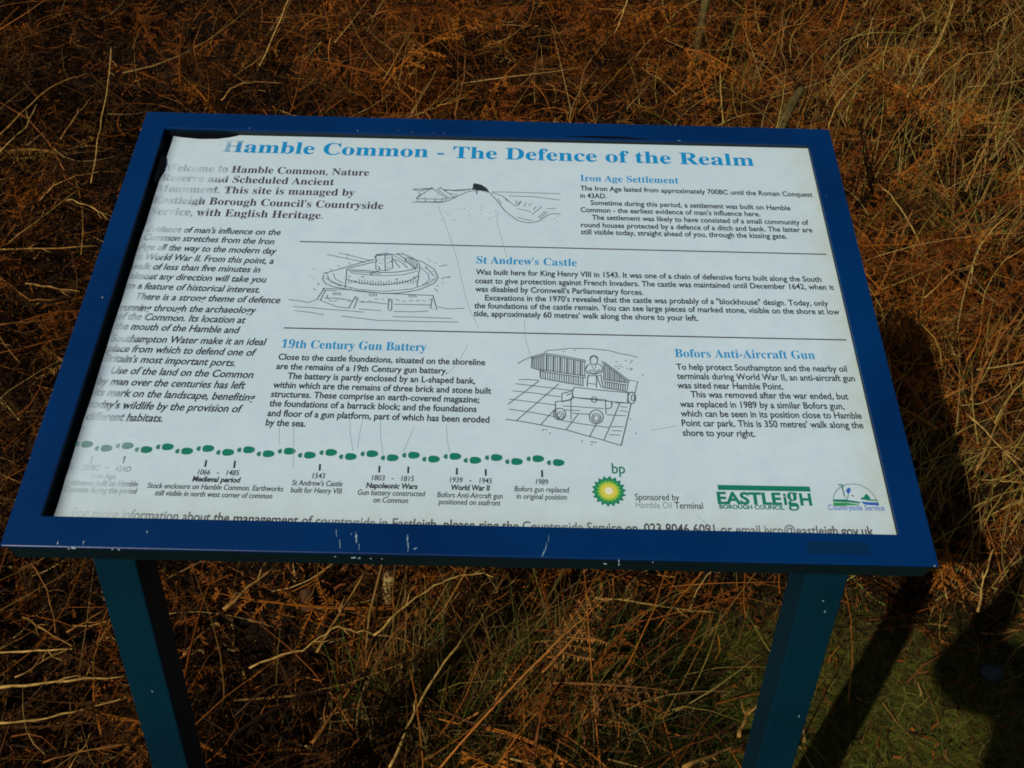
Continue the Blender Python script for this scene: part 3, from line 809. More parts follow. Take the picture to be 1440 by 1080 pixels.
[0.9,[[67.1,-86.2],[67.2,-95.6]]],
[0.5,[[69.7,-86.6],[69.8,-96.1]]],
[0.9,[[72.2,-87.0],[72.3,-96.6]]],
[0.5,[[74.8,-87.4],[74.9,-97.1]]],
[0.9,[[77.4,-87.8],[77.5,-97.6]]],
[0.5,[[80.0,-88.2],[80.0,-98.0]]],
[0.9,[[82.5,-88.6],[82.6,-98.5]]],
[0.5,[[85.1,-89.0],[85.1,-99.0]]],
[0.9,[[87.7,-89.4],[87.7,-99.5]]],
[0.5,[[90.2,-89.8],[90.2,-99.9]]],
[0.9,[[92.8,-90.2],[92.8,-100.4]]],
[0.5,[[95.4,-90.6],[95.3,-100.9]]],
[0.9,[[97.9,-91.0],[97.9,-101.4]]],
[0.5,[[100.5,-91.4],[100.4,-101.8]]],
[0.9,[[103.0,-91.8],[103.0,-102.3]]],
[0.5,[[105.6,-92.2],[105.5,-102.8]]],
[0.9,[[108.2,-92.6],[108.0,-103.3]]],
[0.5,[[110.7,-93.0],[110.6,-103.7]]],
[0.9,[[113.3,-93.4],[113.1,-104.2]]],
[0.8,[[58.9,-68.3],[58.8,-82.6]]],
[0.8,[[60.9,-67.7],[60.7,-83.2]]],
[0.8,[[62.9,-67.0],[62.7,-83.8]]],
[0.8,[[64.8,-66.4],[64.7,-84.5]]],
[0.8,[[66.8,-65.7],[66.6,-85.1]]],
[0.8,[[68.8,-65.0],[68.6,-85.7]]],
[0.8,[[70.8,-64.4],[70.6,-86.3]]],
[1.3,[[137.3,-74.7],[136.1,-95.8]]],
[0.6,[[139.1,-76.0],[138.0,-96.1]]],
[0.6,[[141.0,-77.7],[139.9,-96.3]]],
[1.3,[[142.8,-79.4],[141.8,-96.6]]],
[0.6,[[144.6,-81.1],[143.6,-96.9]]],
[0.6,[[146.5,-82.7],[145.5,-97.2]]],
[1.3,[[148.3,-84.4],[147.4,-97.4]]],
[0.6,[[150.1,-86.1],[149.3,-97.7]]],
[0.6,[[151.9,-87.7],[151.1,-98.0]]],
[1.3,[[153.7,-89.4],[153.0,-98.2]]],
[0.6,[[155.5,-91.0],[154.9,-98.5]]],
[0.6,[[157.3,-92.7],[156.7,-98.8]]],
[1.3,[[159.2,-94.3],[158.6,-99.1]]],
[0.6,[[161.0,-96.0],[160.5,-99.3]]],
[1.1,[[137.5,-98.7],[136.9,-106.6]]],
[0.7,[[139.9,-99.0],[139.3,-107.0]]],
[1.1,[[142.3,-99.4],[141.7,-107.4]]],
[0.7,[[144.7,-99.8],[144.1,-107.8]]],
[1.1,[[147.1,-100.2],[146.4,-108.2]]],
[0.7,[[149.5,-100.5],[148.8,-108.5]]],
[1.1,[[151.9,-100.9],[151.2,-108.9]]],
[0.7,[[154.3,-101.3],[153.6,-109.3]]],
[1.1,[[156.7,-101.7],[156.0,-109.7]]],
[0.7,[[159.1,-102.0],[158.3,-110.1]]],
[0.4,[[166.3,-72.1],[168.2,-72.2]]],
[0.4,[[161.5,-80.1],[163.2,-80.2]]],
[0.4,[[155.0,-74.6],[156.0,-74.7]]],
[0.4,[[166.5,-69.0],[169.8,-69.1]]],
[0.4,[[149.8,-71.2],[152.8,-71.3]]],
[0.4,[[165.1,-71.8],[167.4,-71.9]]],
[0.4,[[156.9,-78.4],[158.2,-78.5]]],
[0.4,[[164.6,-81.8],[167.3,-81.9]]],
[0.4,[[166.9,-80.9],[168.7,-81.1]]],
[0.4,[[165.3,-79.6],[167.6,-79.8]]],
[0.4,[[148.5,-77.3],[151.6,-77.4]]],
[0.4,[[153.0,-77.5],[156.1,-77.6]]],
[0.4,[[160.1,-69.4],[162.6,-69.5]]],
[0.4,[[151.7,-80.3],[154.2,-80.4]]]]
BANK_CAP=[
[[-20.1,189.8],[-17.0,193.2],[-17.7,197.4],[-16.1,201.0],[-11.5,200.1],[-7.0,198.6],[-0.1,193.1],[3.8,186.0],[-1.4,187.5],[-8.2,188.7],[-15.6,189.5]]]
RULES=[
[[-221.4,96.0],[93.1,95.0],[411.7,94.2]],
[[-221.4,-34.4],[91.2,-34.4],[412.2,-34.2]]]
TICKS=[
[[-392.1,-203.9],[-391.6,-212.8]],
[[-359.2,-203.5],[-358.9,-212.2]],
[[-275.4,-206.1],[-275.1,-214.1]],
[[-246.0,-206.2],[-245.6,-214.5]],
[[-158.9,-207.9],[-158.4,-215.6]],
[[-98.0,-208.5],[-97.8,-216.4]],
[[-68.5,-208.7],[-68.3,-216.5]],
[[-18.9,-209.1],[-18.6,-217.0]],
[[10.6,-209.7],[11.0,-217.5]],
[[68.1,-209.6],[68.5,-217.8]]]
FEET=[
[-401.1,-190.3],
[-380.1,-194.6],
[-359.3,-191.0],
[-339.0,-195.2],
[-317.9,-191.4],
[-297.1,-195.9],
[-276.0,-192.3],
[-254.9,-196.4],
[-234.0,-192.9],
[-213.2,-197.1],
[-192.1,-193.5],
[-170.7,-197.7],
[-149.2,-194.0],
[-128.5,-198.4],
[-106.8,-194.5],
[-85.4,-198.8],
[-63.8,-195.2],
[-42.9,-199.3],
[-21.1,-195.6],
[-0.3,-199.7],
[21.5,-196.0],
[42.5,-200.2],
[64.4,-196.3],
[85.4,-200.4]]
MARKS={"sun":[[135.7,-232.3],[152.9,-231.9],[136.4,-214.6]],"ebar":[[246.6,-222.7],[340.5,-221.3],[340.1,-227.0],[246.6,-228.4]],"fade":[[-332.4,232.5],[-331.1,200.4],[-340.2,177.6],[-365.7,137.8],[-377.3,102.3],[-385.1,68.0],[-393.5,24.0],[-394.3,-48.1],[-387.7,-133.2],[-378.3,-177.2],[-359.8,-202.2],[-339.5,-242.7],[-318.3,-258.1]],"arch":[[362.0,-239.2],[363.7,-232.1],[367.2,-226.4],[373.2,-221.4],[380.2,-218.7],[386.1,-218.1],[393.2,-219.3],[399.6,-223.6],[404.3,-229.6],[406.6,-236.0],[407.6,-241.5]],"g1":[[362.5,-236.3],[375.6,-236.0],[379.0,-237.0],[386.0,-238.0],[389.5,-238.8],[388.5,-240.4],[378.6,-239.4],[362.2,-238.9]],"g2":[[361.9,-239.8],[374.9,-239.7],[384.1,-240.9],[389.6,-242.2],[374.4,-242.9],[361.3,-243.2]],"b1":[[390.4,-237.9],[396.7,-238.6],[406.8,-238.8],[407.5,-242.3],[396.1,-241.8],[392.0,-240.7]],"b2":[[394.2,-236.6],[406.4,-237.2],[406.6,-236.0],[400.2,-235.3]],"tree":[[390.0,-235.9],[391.9,-233.5],[394.2,-233.0],[395.4,-230.6],[397.8,-229.2],[398.9,-231.3],[400.3,-233.3],[399.8,-236.0]],"fl":[[377.0,-226.1],[379.4,-223.2],[381.4,-222.4],[382.3,-225.2],[380.7,-228.1],[378.5,-230.2]],"st":[[373.3,-220.5],[373.8,-231.9],[375.6,-235.9],[375.1,-231.0],[374.8,-224.6],[375.5,-220.5]],"st2":[[378.5,-230.2],[376.4,-235.8],[377.3,-235.8],[379.2,-230.1]],"bee":[[381.7,-230.5],[384.6,-232.0],[383.4,-232.9],[381.2,-231.3]]}
SCRATCHES=[
[[-60.0,161.4],[-46.0,122.0],[-37.4,93.3],[-31.0,70.0],[-24.4,38.2],[-16.0,3.0],[-3.1,-28.7]],
[[14.6,151.1],[14.1,133.6],[19.0,114.2],[24.9,88.1],[27.7,78.7]],
[[-135.3,-149.3],[-132.0,-171.1],[-126.9,-192.4]],
[[-120.8,-153.4],[-122.5,-173.1],[-122.8,-188.1]],
[[-102.3,-150.7],[-100.1,-174.7],[-95.4,-195.9]],
[[-65.9,-160.8],[-71.9,-180.5],[-74.8,-191.2]],
[[-32.4,-157.8],[-30.5,-177.3],[-27.0,-192.2]],
[[-14.2,-52.6],[-23.0,-77.2],[-34.0,-91.7]],
[[-207.2,-164.3],[-204.0,-185.8]],
[[-192.0,-163.9],[-185.8,-212.7]],
[[48.9,-15.8],[49.8,-41.3],[56.1,-66.0]],
[[183.2,-159.5],[199.5,-155.7],[211.5,-152.3]],
[[222.5,-257.6],[232.2,-267.1],[247.3,-274.5]]]
STALKS=[
[[[-0.497,0.132,0.17],[-0.487,0.176,0.161],[-0.474,0.223,0.152]],2.62,"tan","short tan stalk piece slanting just right of the left post"],
[[[-0.463,0.254,0.151],[-0.431,0.308,0.154],[-0.393,0.363,0.156]],3.19,"tan","thick tan stalk slanting up under the frame, nearest the left post"],
[[[-0.275,0.138,0.177],[-0.25,0.228,0.178],[-0.216,0.331,0.185]],2.58,"tan","straight tan stalk slanting up to the frame beside the pale stub"],
[[[-0.376,0.093,0.188],[-0.33,0.121,0.191],[-0.296,0.134,0.188],[-0.271,0.156,0.197],[-0.245,0.173,0.203],[-0.214,0.174,0.194],[-0.183,0.173,0.184]],1.66,"straw","thin pale curved stalk lying left of centre between the two posts"],
[[[-0.183,0.17,0.184],[-0.146,0.214,0.195],[-0.101,0.259,0.207],[-0.064,0.283,0.21],[-0.029,0.298,0.208],[-0.001,0.306,0.204],[0.028,0.306,0.191]],1.71,"straw","pale stalk arching over just below the frame edge at centre"],
[[[-0.25,-0.038,0.178],[-0.23,0.011,0.182],[-0.211,0.051,0.185],[-0.172,0.125,0.191],[-0.116,0.222,0.2]],2.41,"orange","orange brown stalk leaning right over the dry grass between the posts"],
[[[-0.128,-0.084,0.188],[-0.106,-0.014,0.192],[-0.085,0.049,0.2],[-0.042,0.127,0.21],[-0.01,0.181,0.22]],2.36,"straw","brightest straw coloured stalk leaning over the dry grass between the posts"],
[[[0.081,-0.087,0.192],[0.093,-0.033,0.223],[0.109,0.04,0.236],[0.146,0.161,0.229],[0.191,0.308,0.204]],2.37,"rust","upright rust coloured stalk standing under the middle of the frame"],
[[[0.196,0.244,0.211],[0.238,0.246,0.208],[0.276,0.249,0.199],[0.345,0.261,0.173],[0.437,0.291,0.131]],1.73,"straw","pale stalk lying level below the frame towards the right post"],
[[[0.158,-0.027,0.218],[0.232,0.045,0.209],[0.32,0.146,0.171]],1.98,"dark","dark brown stalk slanting in the shade left of the right post"],
[[[0.166,0.131,0.228],[0.216,0.195,0.208],[0.249,0.242,0.199],[0.282,0.282,0.19]],2.52,"rust","short reddish stalk below the frame near the upright rust stalk"],
[[[0.308,-0.076,0.191],[0.362,-0.029,0.154],[0.415,0.016,0.122]],3.17,"tan","broken hollow tan stalk pointing at the foot of the right post"],
[[[0.422,0.03,0.122],[0.438,0.063,0.119],[0.454,0.096,0.118]],3.37,"tan","short split stalk stub standing against the right post"],
[[[-0.761,0.048,0.185],[-0.708,0.055,0.185],[-0.661,0.064,0.184],[-0.575,0.079,0.179]],2.16,"straw","pale level stalk ending at the left post, upper of two"],
[[[-0.724,-0.028,0.193],[-0.679,-0.012,0.185],[-0.629,0.008,0.18],[-0.547,0.045,0.179]],1.68,"straw","pale level stalk ending at the left post, lower of two"],
[[[-0.81,0.228,0.155],[-0.757,0.189,0.165],[-0.681,0.136,0.183]],1.38,"tan","LB"],
[[[-0.816,0.15,0.152],[-0.746,0.136,0.167],[-0.678,0.129,0.184]],1.81,"straw","LB"],
[[[-0.747,0.07,0.181],[-0.716,0.102,0.184],[-0.679,0.132,0.184]],1.32,"tan","LB"],
[[[-0.599,-0.089,0.178],[-0.592,-0.052,0.177],[-0.586,-0.024,0.176]],1.23,"tan","LB"],
[[[-0.826,0.325,0.19],[-0.78,0.268,0.177],[-0.731,0.181,0.165]],1.42,"orange","LB"],
[[[-0.706,0.174,0.173],[-0.683,0.195,0.177],[-0.657,0.226,0.179]],1.81,"orange","LB"],
[[[-0.644,-0.077,0.175],[-0.593,-0.068,0.185],[-0.509,-0.06,0.199]],1.21,"orange","LB"],
[[[-1.243,2.175,0.642],[-1.218,2.068,0.608],[-1.196,1.985,0.584],[-1.159,1.796,0.539],[-1.112,1.603,0.502],[-1.071,1.442,0.478]],2.19,"straw","tall thin straw stem standing left of the board near its top corner"],
[[[-1.187,1.377,0.45],[-1.157,1.41,0.479],[-1.112,1.455,0.492],[-1.069,1.501,0.484],[-1.023,1.56,0.465]],2.61,"tan","tan stalk arching onto the upper left edge of the frame"],
[[[-1.224,1.238,0.391],[-1.163,1.327,0.428],[-1.097,1.415,0.469]],1.91,"tan","L"],
[[[-1.119,1.386,0.452],[-1.069,1.378,0.445],[-1.035,1.366,0.431],[-1.008,1.353,0.414]],1.9,"straw","L"],
[[[-1.232,1.216,0.387],[-1.139,1.242,0.379],[-1.016,1.274,0.376]],2.49,"tan","L"],
[[[-1.17,1.176,0.316],[-1.107,1.167,0.31],[-1.03,1.157,0.306]],2.44,"tan","L"],
[[[-1.162,1.005,0.295],[-1.113,1.04,0.283],[-1.063,1.079,0.274]],1.78,"orange","L"],
[[[-1.218,1.156,0.341],[-1.144,1.128,0.296],[-1.078,1.138,0.293]],1.83,"orange","L"],
[[[-1.44,1.742,0.497],[-1.402,1.819,0.536],[-1.353,1.93,0.582],[-1.315,2.001,0.591],[-1.28,2.065,0.59]],3.04,"tan","L"],
[[[-1.401,1.644,0.479],[-1.352,1.722,0.527],[-1.351,1.821,0.564]],2.18,"straw","L"],
[[[-1.246,1.698,0.506],[-1.24,1.83,0.537],[-1.247,1.97,0.548]],2.21,"tan","L"],
[[[-0.698,2.343,0.775],[-0.725,2.242,0.699],[-0.763,2.112,0.613]],2.32,"straw","T"],
[[[-0.838,1.903,0.563],[-0.81,1.932,0.592],[-0.776,1.955,0.603],[-0.724,1.983,0.601],[-0.662,2.011,0.59]],2.16,"tan","T"],
[[[-0.214,1.69,0.607],[-0.16,1.948,0.604],[-0.097,2.188,0.608]],2.78,"orange","T"],
[[[-0.25,1.74,0.591],[-0.225,1.953,0.601],[-0.201,2.148,0.62]],2.79,"tan","T"],
[[[-0.351,1.946,0.631],[-0.321,2.078,0.672],[-0.289,2.346,0.702]],2.2,"tan","T"],
[[[0.411,2.412,0.79],[0.393,2.372,0.739],[0.368,2.336,0.69]],2.36,"straw","T"],
[[[-0.279,2.012,0.626],[-0.257,2.094,0.637],[-0.234,2.173,0.648]],2.91,"tan","T"],
[[[-0.309,1.94,0.613],[-0.304,2.033,0.648],[-0.307,2.209,0.662]],2.17,"tan","T"],
[[[-0.125,1.7,0.604],[-0.115,1.994,0.625],[-0.118,2.219,0.653]],2.1,"orange","T"],
[[[-0.016,2.266,0.667],[0.029,2.307,0.681],[0.089,2.439,0.698]],2.33,"tan","T"],
[[[-0.521,2.109,0.691],[-0.466,2.207,0.746],[-0.435,2.336,0.785]],2.27,"tan","T"],
[[[1.581,2.601,0.785],[1.469,2.375,0.702],[1.361,2.202,0.651],[1.237,1.979,0.595]],4.15,"straw","long straw stalk leaning left in the grass beyond the top right corner of the board"],
[[[0.92,1.097,0.379],[1.011,1.262,0.408],[1.1,1.437,0.438],[1.197,1.606,0.465],[1.316,1.802,0.496]],3.24,"orange","long orange stalk leaning right, rising from the right edge of the frame"],
[[[1.055,1.592,0.477],[1.071,1.518,0.469],[1.088,1.437,0.452],[1.099,1.365,0.423],[1.11,1.309,0.389]],1.94,"straw","R"],
[[[1.358,1.688,0.42],[1.443,1.818,0.504],[1.522,1.938,0.58]],2.99,"tan","R"],
[[[0.988,1.551,0.429],[1.085,1.708,0.48],[1.181,1.852,0.536],[1.278,1.972,0.585]],3.55,"orange","R"],
[[[1.002,1.561,0.44],[1.039,1.638,0.494],[1.088,1.755,0.54]],2.04,"tan","R"],
[[[0.668,2.018,0.653],[0.648,1.862,0.618],[0.645,1.779,0.575]],2.09,"straw","T"],
[[[1.291,2.45,0.645],[1.32,2.52,0.689],[1.348,2.611,0.746]],2.61,"orange","R"],
[[[1.331,1.669,0.414],[1.263,1.445,0.433],[1.235,1.301,0.426]],2.01,"tan","R"],
[[[1.837,2.624,0.759],[1.708,2.505,0.726],[1.584,2.383,0.694]],2.7,"straw","R"],
[[[1.283,1.986,0.596],[1.373,2.08,0.65],[1.469,2.157,0.694],[1.607,2.215,0.694]],3.18,"tan","R"],
[[[1.085,0.846,0.25],[1.153,0.949,0.278],[1.224,1.045,0.308],[1.314,1.145,0.346]],3.52,"orange","thick orange stalk at the right rim beside the shadow of the board"],
[[[1.046,0.669,0.161],[1.125,0.782,0.222],[1.287,1.013,0.247]],2.81,"tan","R"],
[[[1.072,0.819,0.23],[1.101,0.744,0.22],[1.132,0.635,0.202]],2.16,"straw","R"],
[[[0.921,0.312,0.128],[0.951,0.371,0.153],[0.983,0.426,0.181]],2.02,"straw","R"],
[[[1.066,0.661,0.168],[1.093,0.64,0.181],[1.127,0.611,0.2]],1.58,"straw","R"],
[[[1.047,0.672,0.162],[1.074,0.704,0.177],[1.103,0.735,0.192]],1.61,"straw","R"],
[[[0.929,1.446,0.382],[1.013,1.596,0.468],[1.051,1.649,0.501]],2.65,"orange","R"],
[[[1.043,1.106,0.37],[1.131,1.184,0.41],[1.255,1.233,0.419]],1.81,"tan","R"]]
STALK_GROUPS={"LB":["dry stalk on the brown litter left of the left post","thin dry stalks left of the left post"],"L":["thin dry stalk tangled in the dark bracken left of the board","thin dry stalks left of the board"],"T":["thin dry stalk poking from the bracken above the top edge of the board","thin dry stalks behind the board"],"R":["thin dry stalk tangled in the brown bracken right of the board","thin dry stalks right of the board"]}
PLACES={"stub1":[0.831,1.832,0.565],"stub1b":[0.97,2.158,0.567],"stub2":[0.667,2.429,0.697],"stub2b":[0.716,2.588,0.768],"stone":[0.953,0.253,0.031],"pst":[-0.189,0.395,0.113],"frond":[0.098,0.056,0.237],"frondb":[0.195,0.146,0.221],"curl":[-0.339,0.347,0.069]}

HALF_W, HALF_H = BOARD_W / 2, BOARD_H / 2
board = empty('information_board', (0, 0, 0), 'blue framed lectern style information board about local history on two teal posts', 'information board')
TOP = Matrix.Translation((0, 0, BOARD_Z)) @ Matrix.Rotation(TILT, 4, 'X')     # the plane of the frame's face

def ring(bm, outer, inner, z0, z1):
    """A rectangular ring with mitred corners, from z0 up to z1."""
    def rect(r, z):
        x0, x1, y0, y1 = r
        return [bm.verts.new(p) for p in ((x0, y0, z), (x1, y0, z), (x1, y1, z), (x0, y1, z))]
    a, b_, c, d = rect(outer, z1), rect(inner, z1), rect(outer, z0), rect(inner, z0)
    for k in range(4):
        j = (k + 1) % 4
        bm.faces.new((a[k], a[j], b_[j], b_[k]))
        bm.faces.new((c[k], d[k], d[j], c[j]))
        bm.faces.new((a[k], c[k], c[j], a[j]))
        bm.faces.new((b_[k], b_[j], d[j], d[k]))

OUT = (-HALF_W, HALF_W, -HALF_H, HALF_H)
INN = tuple(OPEN)
bm = bmesh.new()
ring(bm, OUT, INN, -0.004, 0)
bevel(bm, 0.0012, 2)
frame = link('frame', from_bm(bm, 'frame'), [FRAME_BLUE], board, TOP)

bm = bmesh.new()
ring(bm, (OUT[0] + .003, OUT[1] - .003, OUT[2] + .003, OUT[3] - .003), (INN[0] - .001, INN[1] + .001, INN[2] - .001, INN[3] + .001), -0.032, -0.0042)
box(bm, (INN[0] - .02, INN[2] - .02, -0.036), (INN[1] + .02, INN[3] + .02, -0.0322))
tray = link('backing_tray', from_bm(bm, 'backing_tray'), [BOX_TEAL], board, TOP)
tag(tray, 'dark teal tray behind the blue frame')

# little dark lumps of perished seal in the top left of the opening, a smear on the top rail
bm = bmesh.new()
def lump(pts, z0, z1):
    lo = [bm.verts.new((x, y, z0)) for x, y in pts]
    hi = [bm.verts.new((x * .97 + .03 * pts[0][0], y * .97 + .03 * pts[0][1], z1)) for x, y in pts]
    bm.faces.new(hi)
    for k in range(len(pts)):
        j = (k + 1) % len(pts)
        bm.faces.new((lo[k], lo[j], hi[j], hi[k]))
y_t = INN[3]
lump([(-.419, y_t), (-.419, y_t - .002), (-.40, y_t - .006), (-.375, y_t - .0085), (-.352, y_t - .0075), (-.336, y_t - .004), (-.325, y_t)], -.0104, -.0080)
link('rubber_seal', from_bm(bm, 'rubber_seal'), [SEAL], board, TOP)
bm = bmesh.new()
lump([(-.419, .245), (-.419, .190), (-.4125, .190), (-.4105, .200), (-.4085, .209), (-.4090, .214), (-.4082, .219), (-.4105, .230)], -.0104, -.0070)
link('rubber_seal', from_bm(bm, 'rubber_seal'), [SEAL], board, TOP)
bm = bmesh.new()
lump([(.10, y_t + .003), (.14, y_t + .0055), (.18, y_t + .005), (.215, y_t + .0015), (.16, y_t + .001)], .0002, .0006)
link('dark_smear', from_bm(bm, 'dark_smear'), [SEAL], board, TOP)

# chips and scratches through the blue paint
def chip(x, y, rx, ry, ang=0.0, z=.00025):
    rx, ry = rx * .48, ry * .7
    n = rnd.randint(9, 14)
    bm = bmesh.new()
    vs_ = []
    for k in range(n):
        a = k / n * 2 * math.pi
        r = rnd.uniform(.35, 1.2)
        px, py = rx * r * math.cos(a), ry * r * math.sin(a)
        vs_.append(bm.verts.new((x + px * math.cos(ang) - py * math.sin(ang), y + px * math.sin(ang) + py * math.cos(ang), z)))
    bm.faces.new(vs_)
    link('paint_chip', from_bm(bm, 'paint_chip'), [CHIP], board, TOP)
CHIPS = [[-0.379, -0.3104, 0.005, 0.0022, 0.1], [-0.3836, -0.3109, 0.003, 0.002, 0], [-0.3958, -0.3056, 0.0018, 0.003, 0], [-0.3716, -0.3051, 0.0015, 0.0035, 0], [-0.3425, -0.3103, 0.004, 0.0015, 0.2], [-0.3363, -0.3108, 0.003, 0.0012, 0], [-0.3136, -0.2918, 0.0018, 0.0025, 0], [-0.3106, 0.2822, 0.002, 0.0016, 0], [-0.1704, 0.2827, 0.002, 0.0018, 0], [-0.0991, 0.282, 0.0016, 0.001, 0], [-0.0714, 0.2824, 0.0013, 0.001, 0], [-0.0575, 0.2825, 0.002, 0.001, 0], [0.2485, 0.2795, 0.006, 0.0012, 0], [-0.1317, -0.2882, 0.0008, 0.008, 0.2], [-0.127, -0.2993, 0.0008, 0.009, 0.15], [-0.1119, -0.2937, 0.0022, 0.01, 0.15], [-0.1083, -0.3018, 0.0012, 0.008, 0.1], [-0.1171, -0.2893, 0.0014, 0.0025, 0], [-0.1125, -0.314, 0.006, 0.002, 0.1], [-0.107, -0.3143, 0.003, 0.0018, 0], [-0.0955, -0.3144, 0.0025, 0.0009, 0], [-0.0853, -0.3145, 0.002, 0.0009, 0], [-0.1301, -0.3134, 0.003, 0.001, 0], [-0.0625, -0.2933, 0.0014, 0.012, 0.05], [-0.0611, -0.3022, 0.0012, 0.008, 0], [-0.0542, -0.3031, 0.004, 0.0012, 0.5], [0.0688, -0.305, 0.0014, 0.008, -0.35], [0.0716, -0.2976, 0.001, 0.009, -0.2], [0.0741, -0.2893, 0.0008, 0.008, -0.1], [0.1279, -0.3147, 0.005, 0.0012, 0], [0.1414, -0.3114, 0.0012, 0.0045, 0], [0.1412, -0.3151, 0.002, 0.0015, 0], [0.1737, -0.3121, 0.0015, 0.001, 0], [0.4453, -0.3095, 0.0025, 0.0018, 0], [-0.4496, 0.1146, 0.0012, 0.001, 0], [-0.4291, -0.004, 0.001, 0.0035, 0.3], [0.425, 0.185, 0.001, 0.0012, 0], [-0.1178, 0.2847, 0.001, 0.001, 0]]
for c in CHIPS:
    chip(*c)
bm = bmesh.new()
box(bm, (.325, -.2995, .0001), (.385, -.2865, .0005))
link('label_ghost', from_bm(bm, 'label_ghost'), [material('dark ghost of a lost label', (0.0, 0.021, 0.068), .5, .2)], board, TOP)

# ---- the printed sheet lies in the tray, a little deeper on its left side
SHEET_TILT = math.atan(0.003 / 0.84)
SHEET = TOP @ Matrix.Translation((0, 0, -0.0085)) @ Matrix.Rotation(-SHEET_TILT, 4, 'Y')
bm = bmesh.new()
W0, W1, H0, H1 = INN[0] + .0075, INN[1] + .0005, INN[2] - .0005, INN[3] + .0005
left_edge = [(W0 + .0005 * math.sin(k * 1.7) * math.sin(k * .6) + .002 * (1 - k / 24), H1 + (H0 - H1) * k / 24) for k in range(25)]   # a slightly ragged, curling left edge
outline = left_edge + [(W1, H0), (W1, H1)]
lo_ = [bm.verts.new((x, y, -.004)) for x, y in outline]
hi_ = [bm.verts.new((x, y, 0)) for x, y in outline]
bm.faces.new(hi_)
bm.faces.new(lo_[::-1])
for k in range(len(outline)):
    j = (k + 1) % len(outline)
    bm.faces.new((lo_[k], lo_[j], hi_[j], hi_[k]))
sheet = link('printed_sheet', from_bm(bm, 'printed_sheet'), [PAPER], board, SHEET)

FADE = sorted([(y / 1000, x / 1000) for x, y in MARKS['fade']])
FY, FX = [p[0] for p in FADE], [p[1] for p in FADE]

class Print:
    """Collects flat printed shapes (metres on the sheet) into one mesh with several inks."""
    def __init__(self):
        self.v, self.f, self.m, self.inkv, self.mats = [], [], [], [], []
    def slot(self, mat):
        if mat not in self.mats:
            self.mats.append(mat)
        return self.mats.index(mat)
    def wear(self, x, y):
        b = float(np.interp(y, FY, FX)) + .009 + .008 * math.sin(y * 190) + .006 * math.sin(y * 470 + 1)
        if y < -.205:
            b = min(b, -.335)
        w = .5 + .5 * math.tanh((x - b) / .012)
        k = .14 + .05 * math.sin(x * 210 + y * 120)
        return max(0, min(1, k + (1 - k) * w))
    def poly(self, pts, mat, z=.00025, strength=1.0):
        i0 = len(self.v)
        s = self.slot(mat)
        for x, y in pts:
            self.v.append((x, y, z))
            self.inkv.append(strength * max(self.wear(x, y), .45 if mat.name.startswith('green') else 0))
        self.f.append(list(range(i0, i0 + len(pts))))
        self.m.append(s)
    def stroke(self, pts, w, mat, z=.00025, strength=1.0):
        P = [Vector(p) for p in pts]
        s = self.slot(mat)
        i0 = len(self.v)
        for i, p in enumerate(P):
            t = (P[min(i + 1, len(P) - 1)] - P[max(i - 1, 0)]).normalized()
            n = Vector((-t.y, t.x)) * w / 2
            for q in (p + n, p - n):
                self.v.append((q.x, q.y, z))
                self.inkv.append(strength * self.wear(q.x, q.y))
        for i in range(len(P) - 1):
            a = i0 + 2 * i
            self.f.append([a, a + 1, a + 3, a + 2])
            self.m.append(s)
    def text(self, s, x0, y0, x1, y1, size, mat, serif=False, shear=0.0, bold=0.0, z=.00025, strength=1.0, sy=1.0, only_worn=False, fade=None):
        me = glyphs(s, serif, shear, bold)
        co = np.empty(len(me.vertices) * 3)
        me.vertices.foreach_get('co', co)
        co = co.reshape(-1, 3)
        lo, hi = co[:, 0].min(), co[:, 0].max()
        L = math.hypot(x1 - x0, y1 - y0)
        kx = L / (hi - lo)
        c, sn = (x1 - x0) / L, (y1 - y0) / L
        X = (co[:, 0] - lo) * kx
        Yy = co[:, 1] * size
        px, py = x0 + X * c - Yy * sn, y0 + X * sn + Yy * c
        i0 = len(self.v)
        sl = self.slot(mat)
        st = strength
        for a, b_ in zip(px, py):
            self.v.append((float(a), float(b_), z))
            st = strength if fade is None else strength * fade(float(a))
            self.inkv.append(st * self.wear(a, b_))
        for p in me.polygons:
            ids = list(p.vertices)
            if only_worn and min(self.wear(px[i], py[i]) for i in ids) > .6:
                continue
            self.f.append([i0 + i for i in ids])
            self.m.append(sl)
        return kx
    def build(self, name, label=None):
        me = bpy.data.meshes.new(name)
        me.from_pydata(self.v, [], self.f)
        for m in self.mats:
            me.materials.append(m)
        me.polygons.foreach_set('material_index', self.m)
        a = me.attributes.new('ink', 'FLOAT', 'POINT')
        a.data.foreach_set('value', self.inkv)
        o = link(name, me, (), sheet)
        if label:
            o['label'] = label
        return o

def serif_text(s):
    o = ''
    for ch in s:
        if 'A' <= ch <= 'Z':
            o += chr(0x1D400 + ord(ch) - 65)
        elif 'a' <= ch <= 'z':
            o += chr(0x1D41A + ord(ch) - 97)
        elif '0' <= ch <= '9':
            o += chr(0x1D7CE + ord(ch) - 48)
        else:
            o += ch
    return o

def glyphs(s, serif, shear, bold):
    cu = bpy.data.curves.new('lettering', 'FONT')
    cu.body = serif_text(s) if serif else s
    cu.size = 1.0
    cu.shear = shear
    cu.offset = bold
    cu.resolution_u = 4
    o = bpy.data.objects.new('lettering', cu)
    COL.objects.link(o)
    dg = bpy.context.evaluated_depsgraph_get()
    me = bpy.data.meshes.new_from_object(o.evaluated_get(dg))
    COL.objects.unlink(o)
    bpy.data.objects.remove(o)
    return me

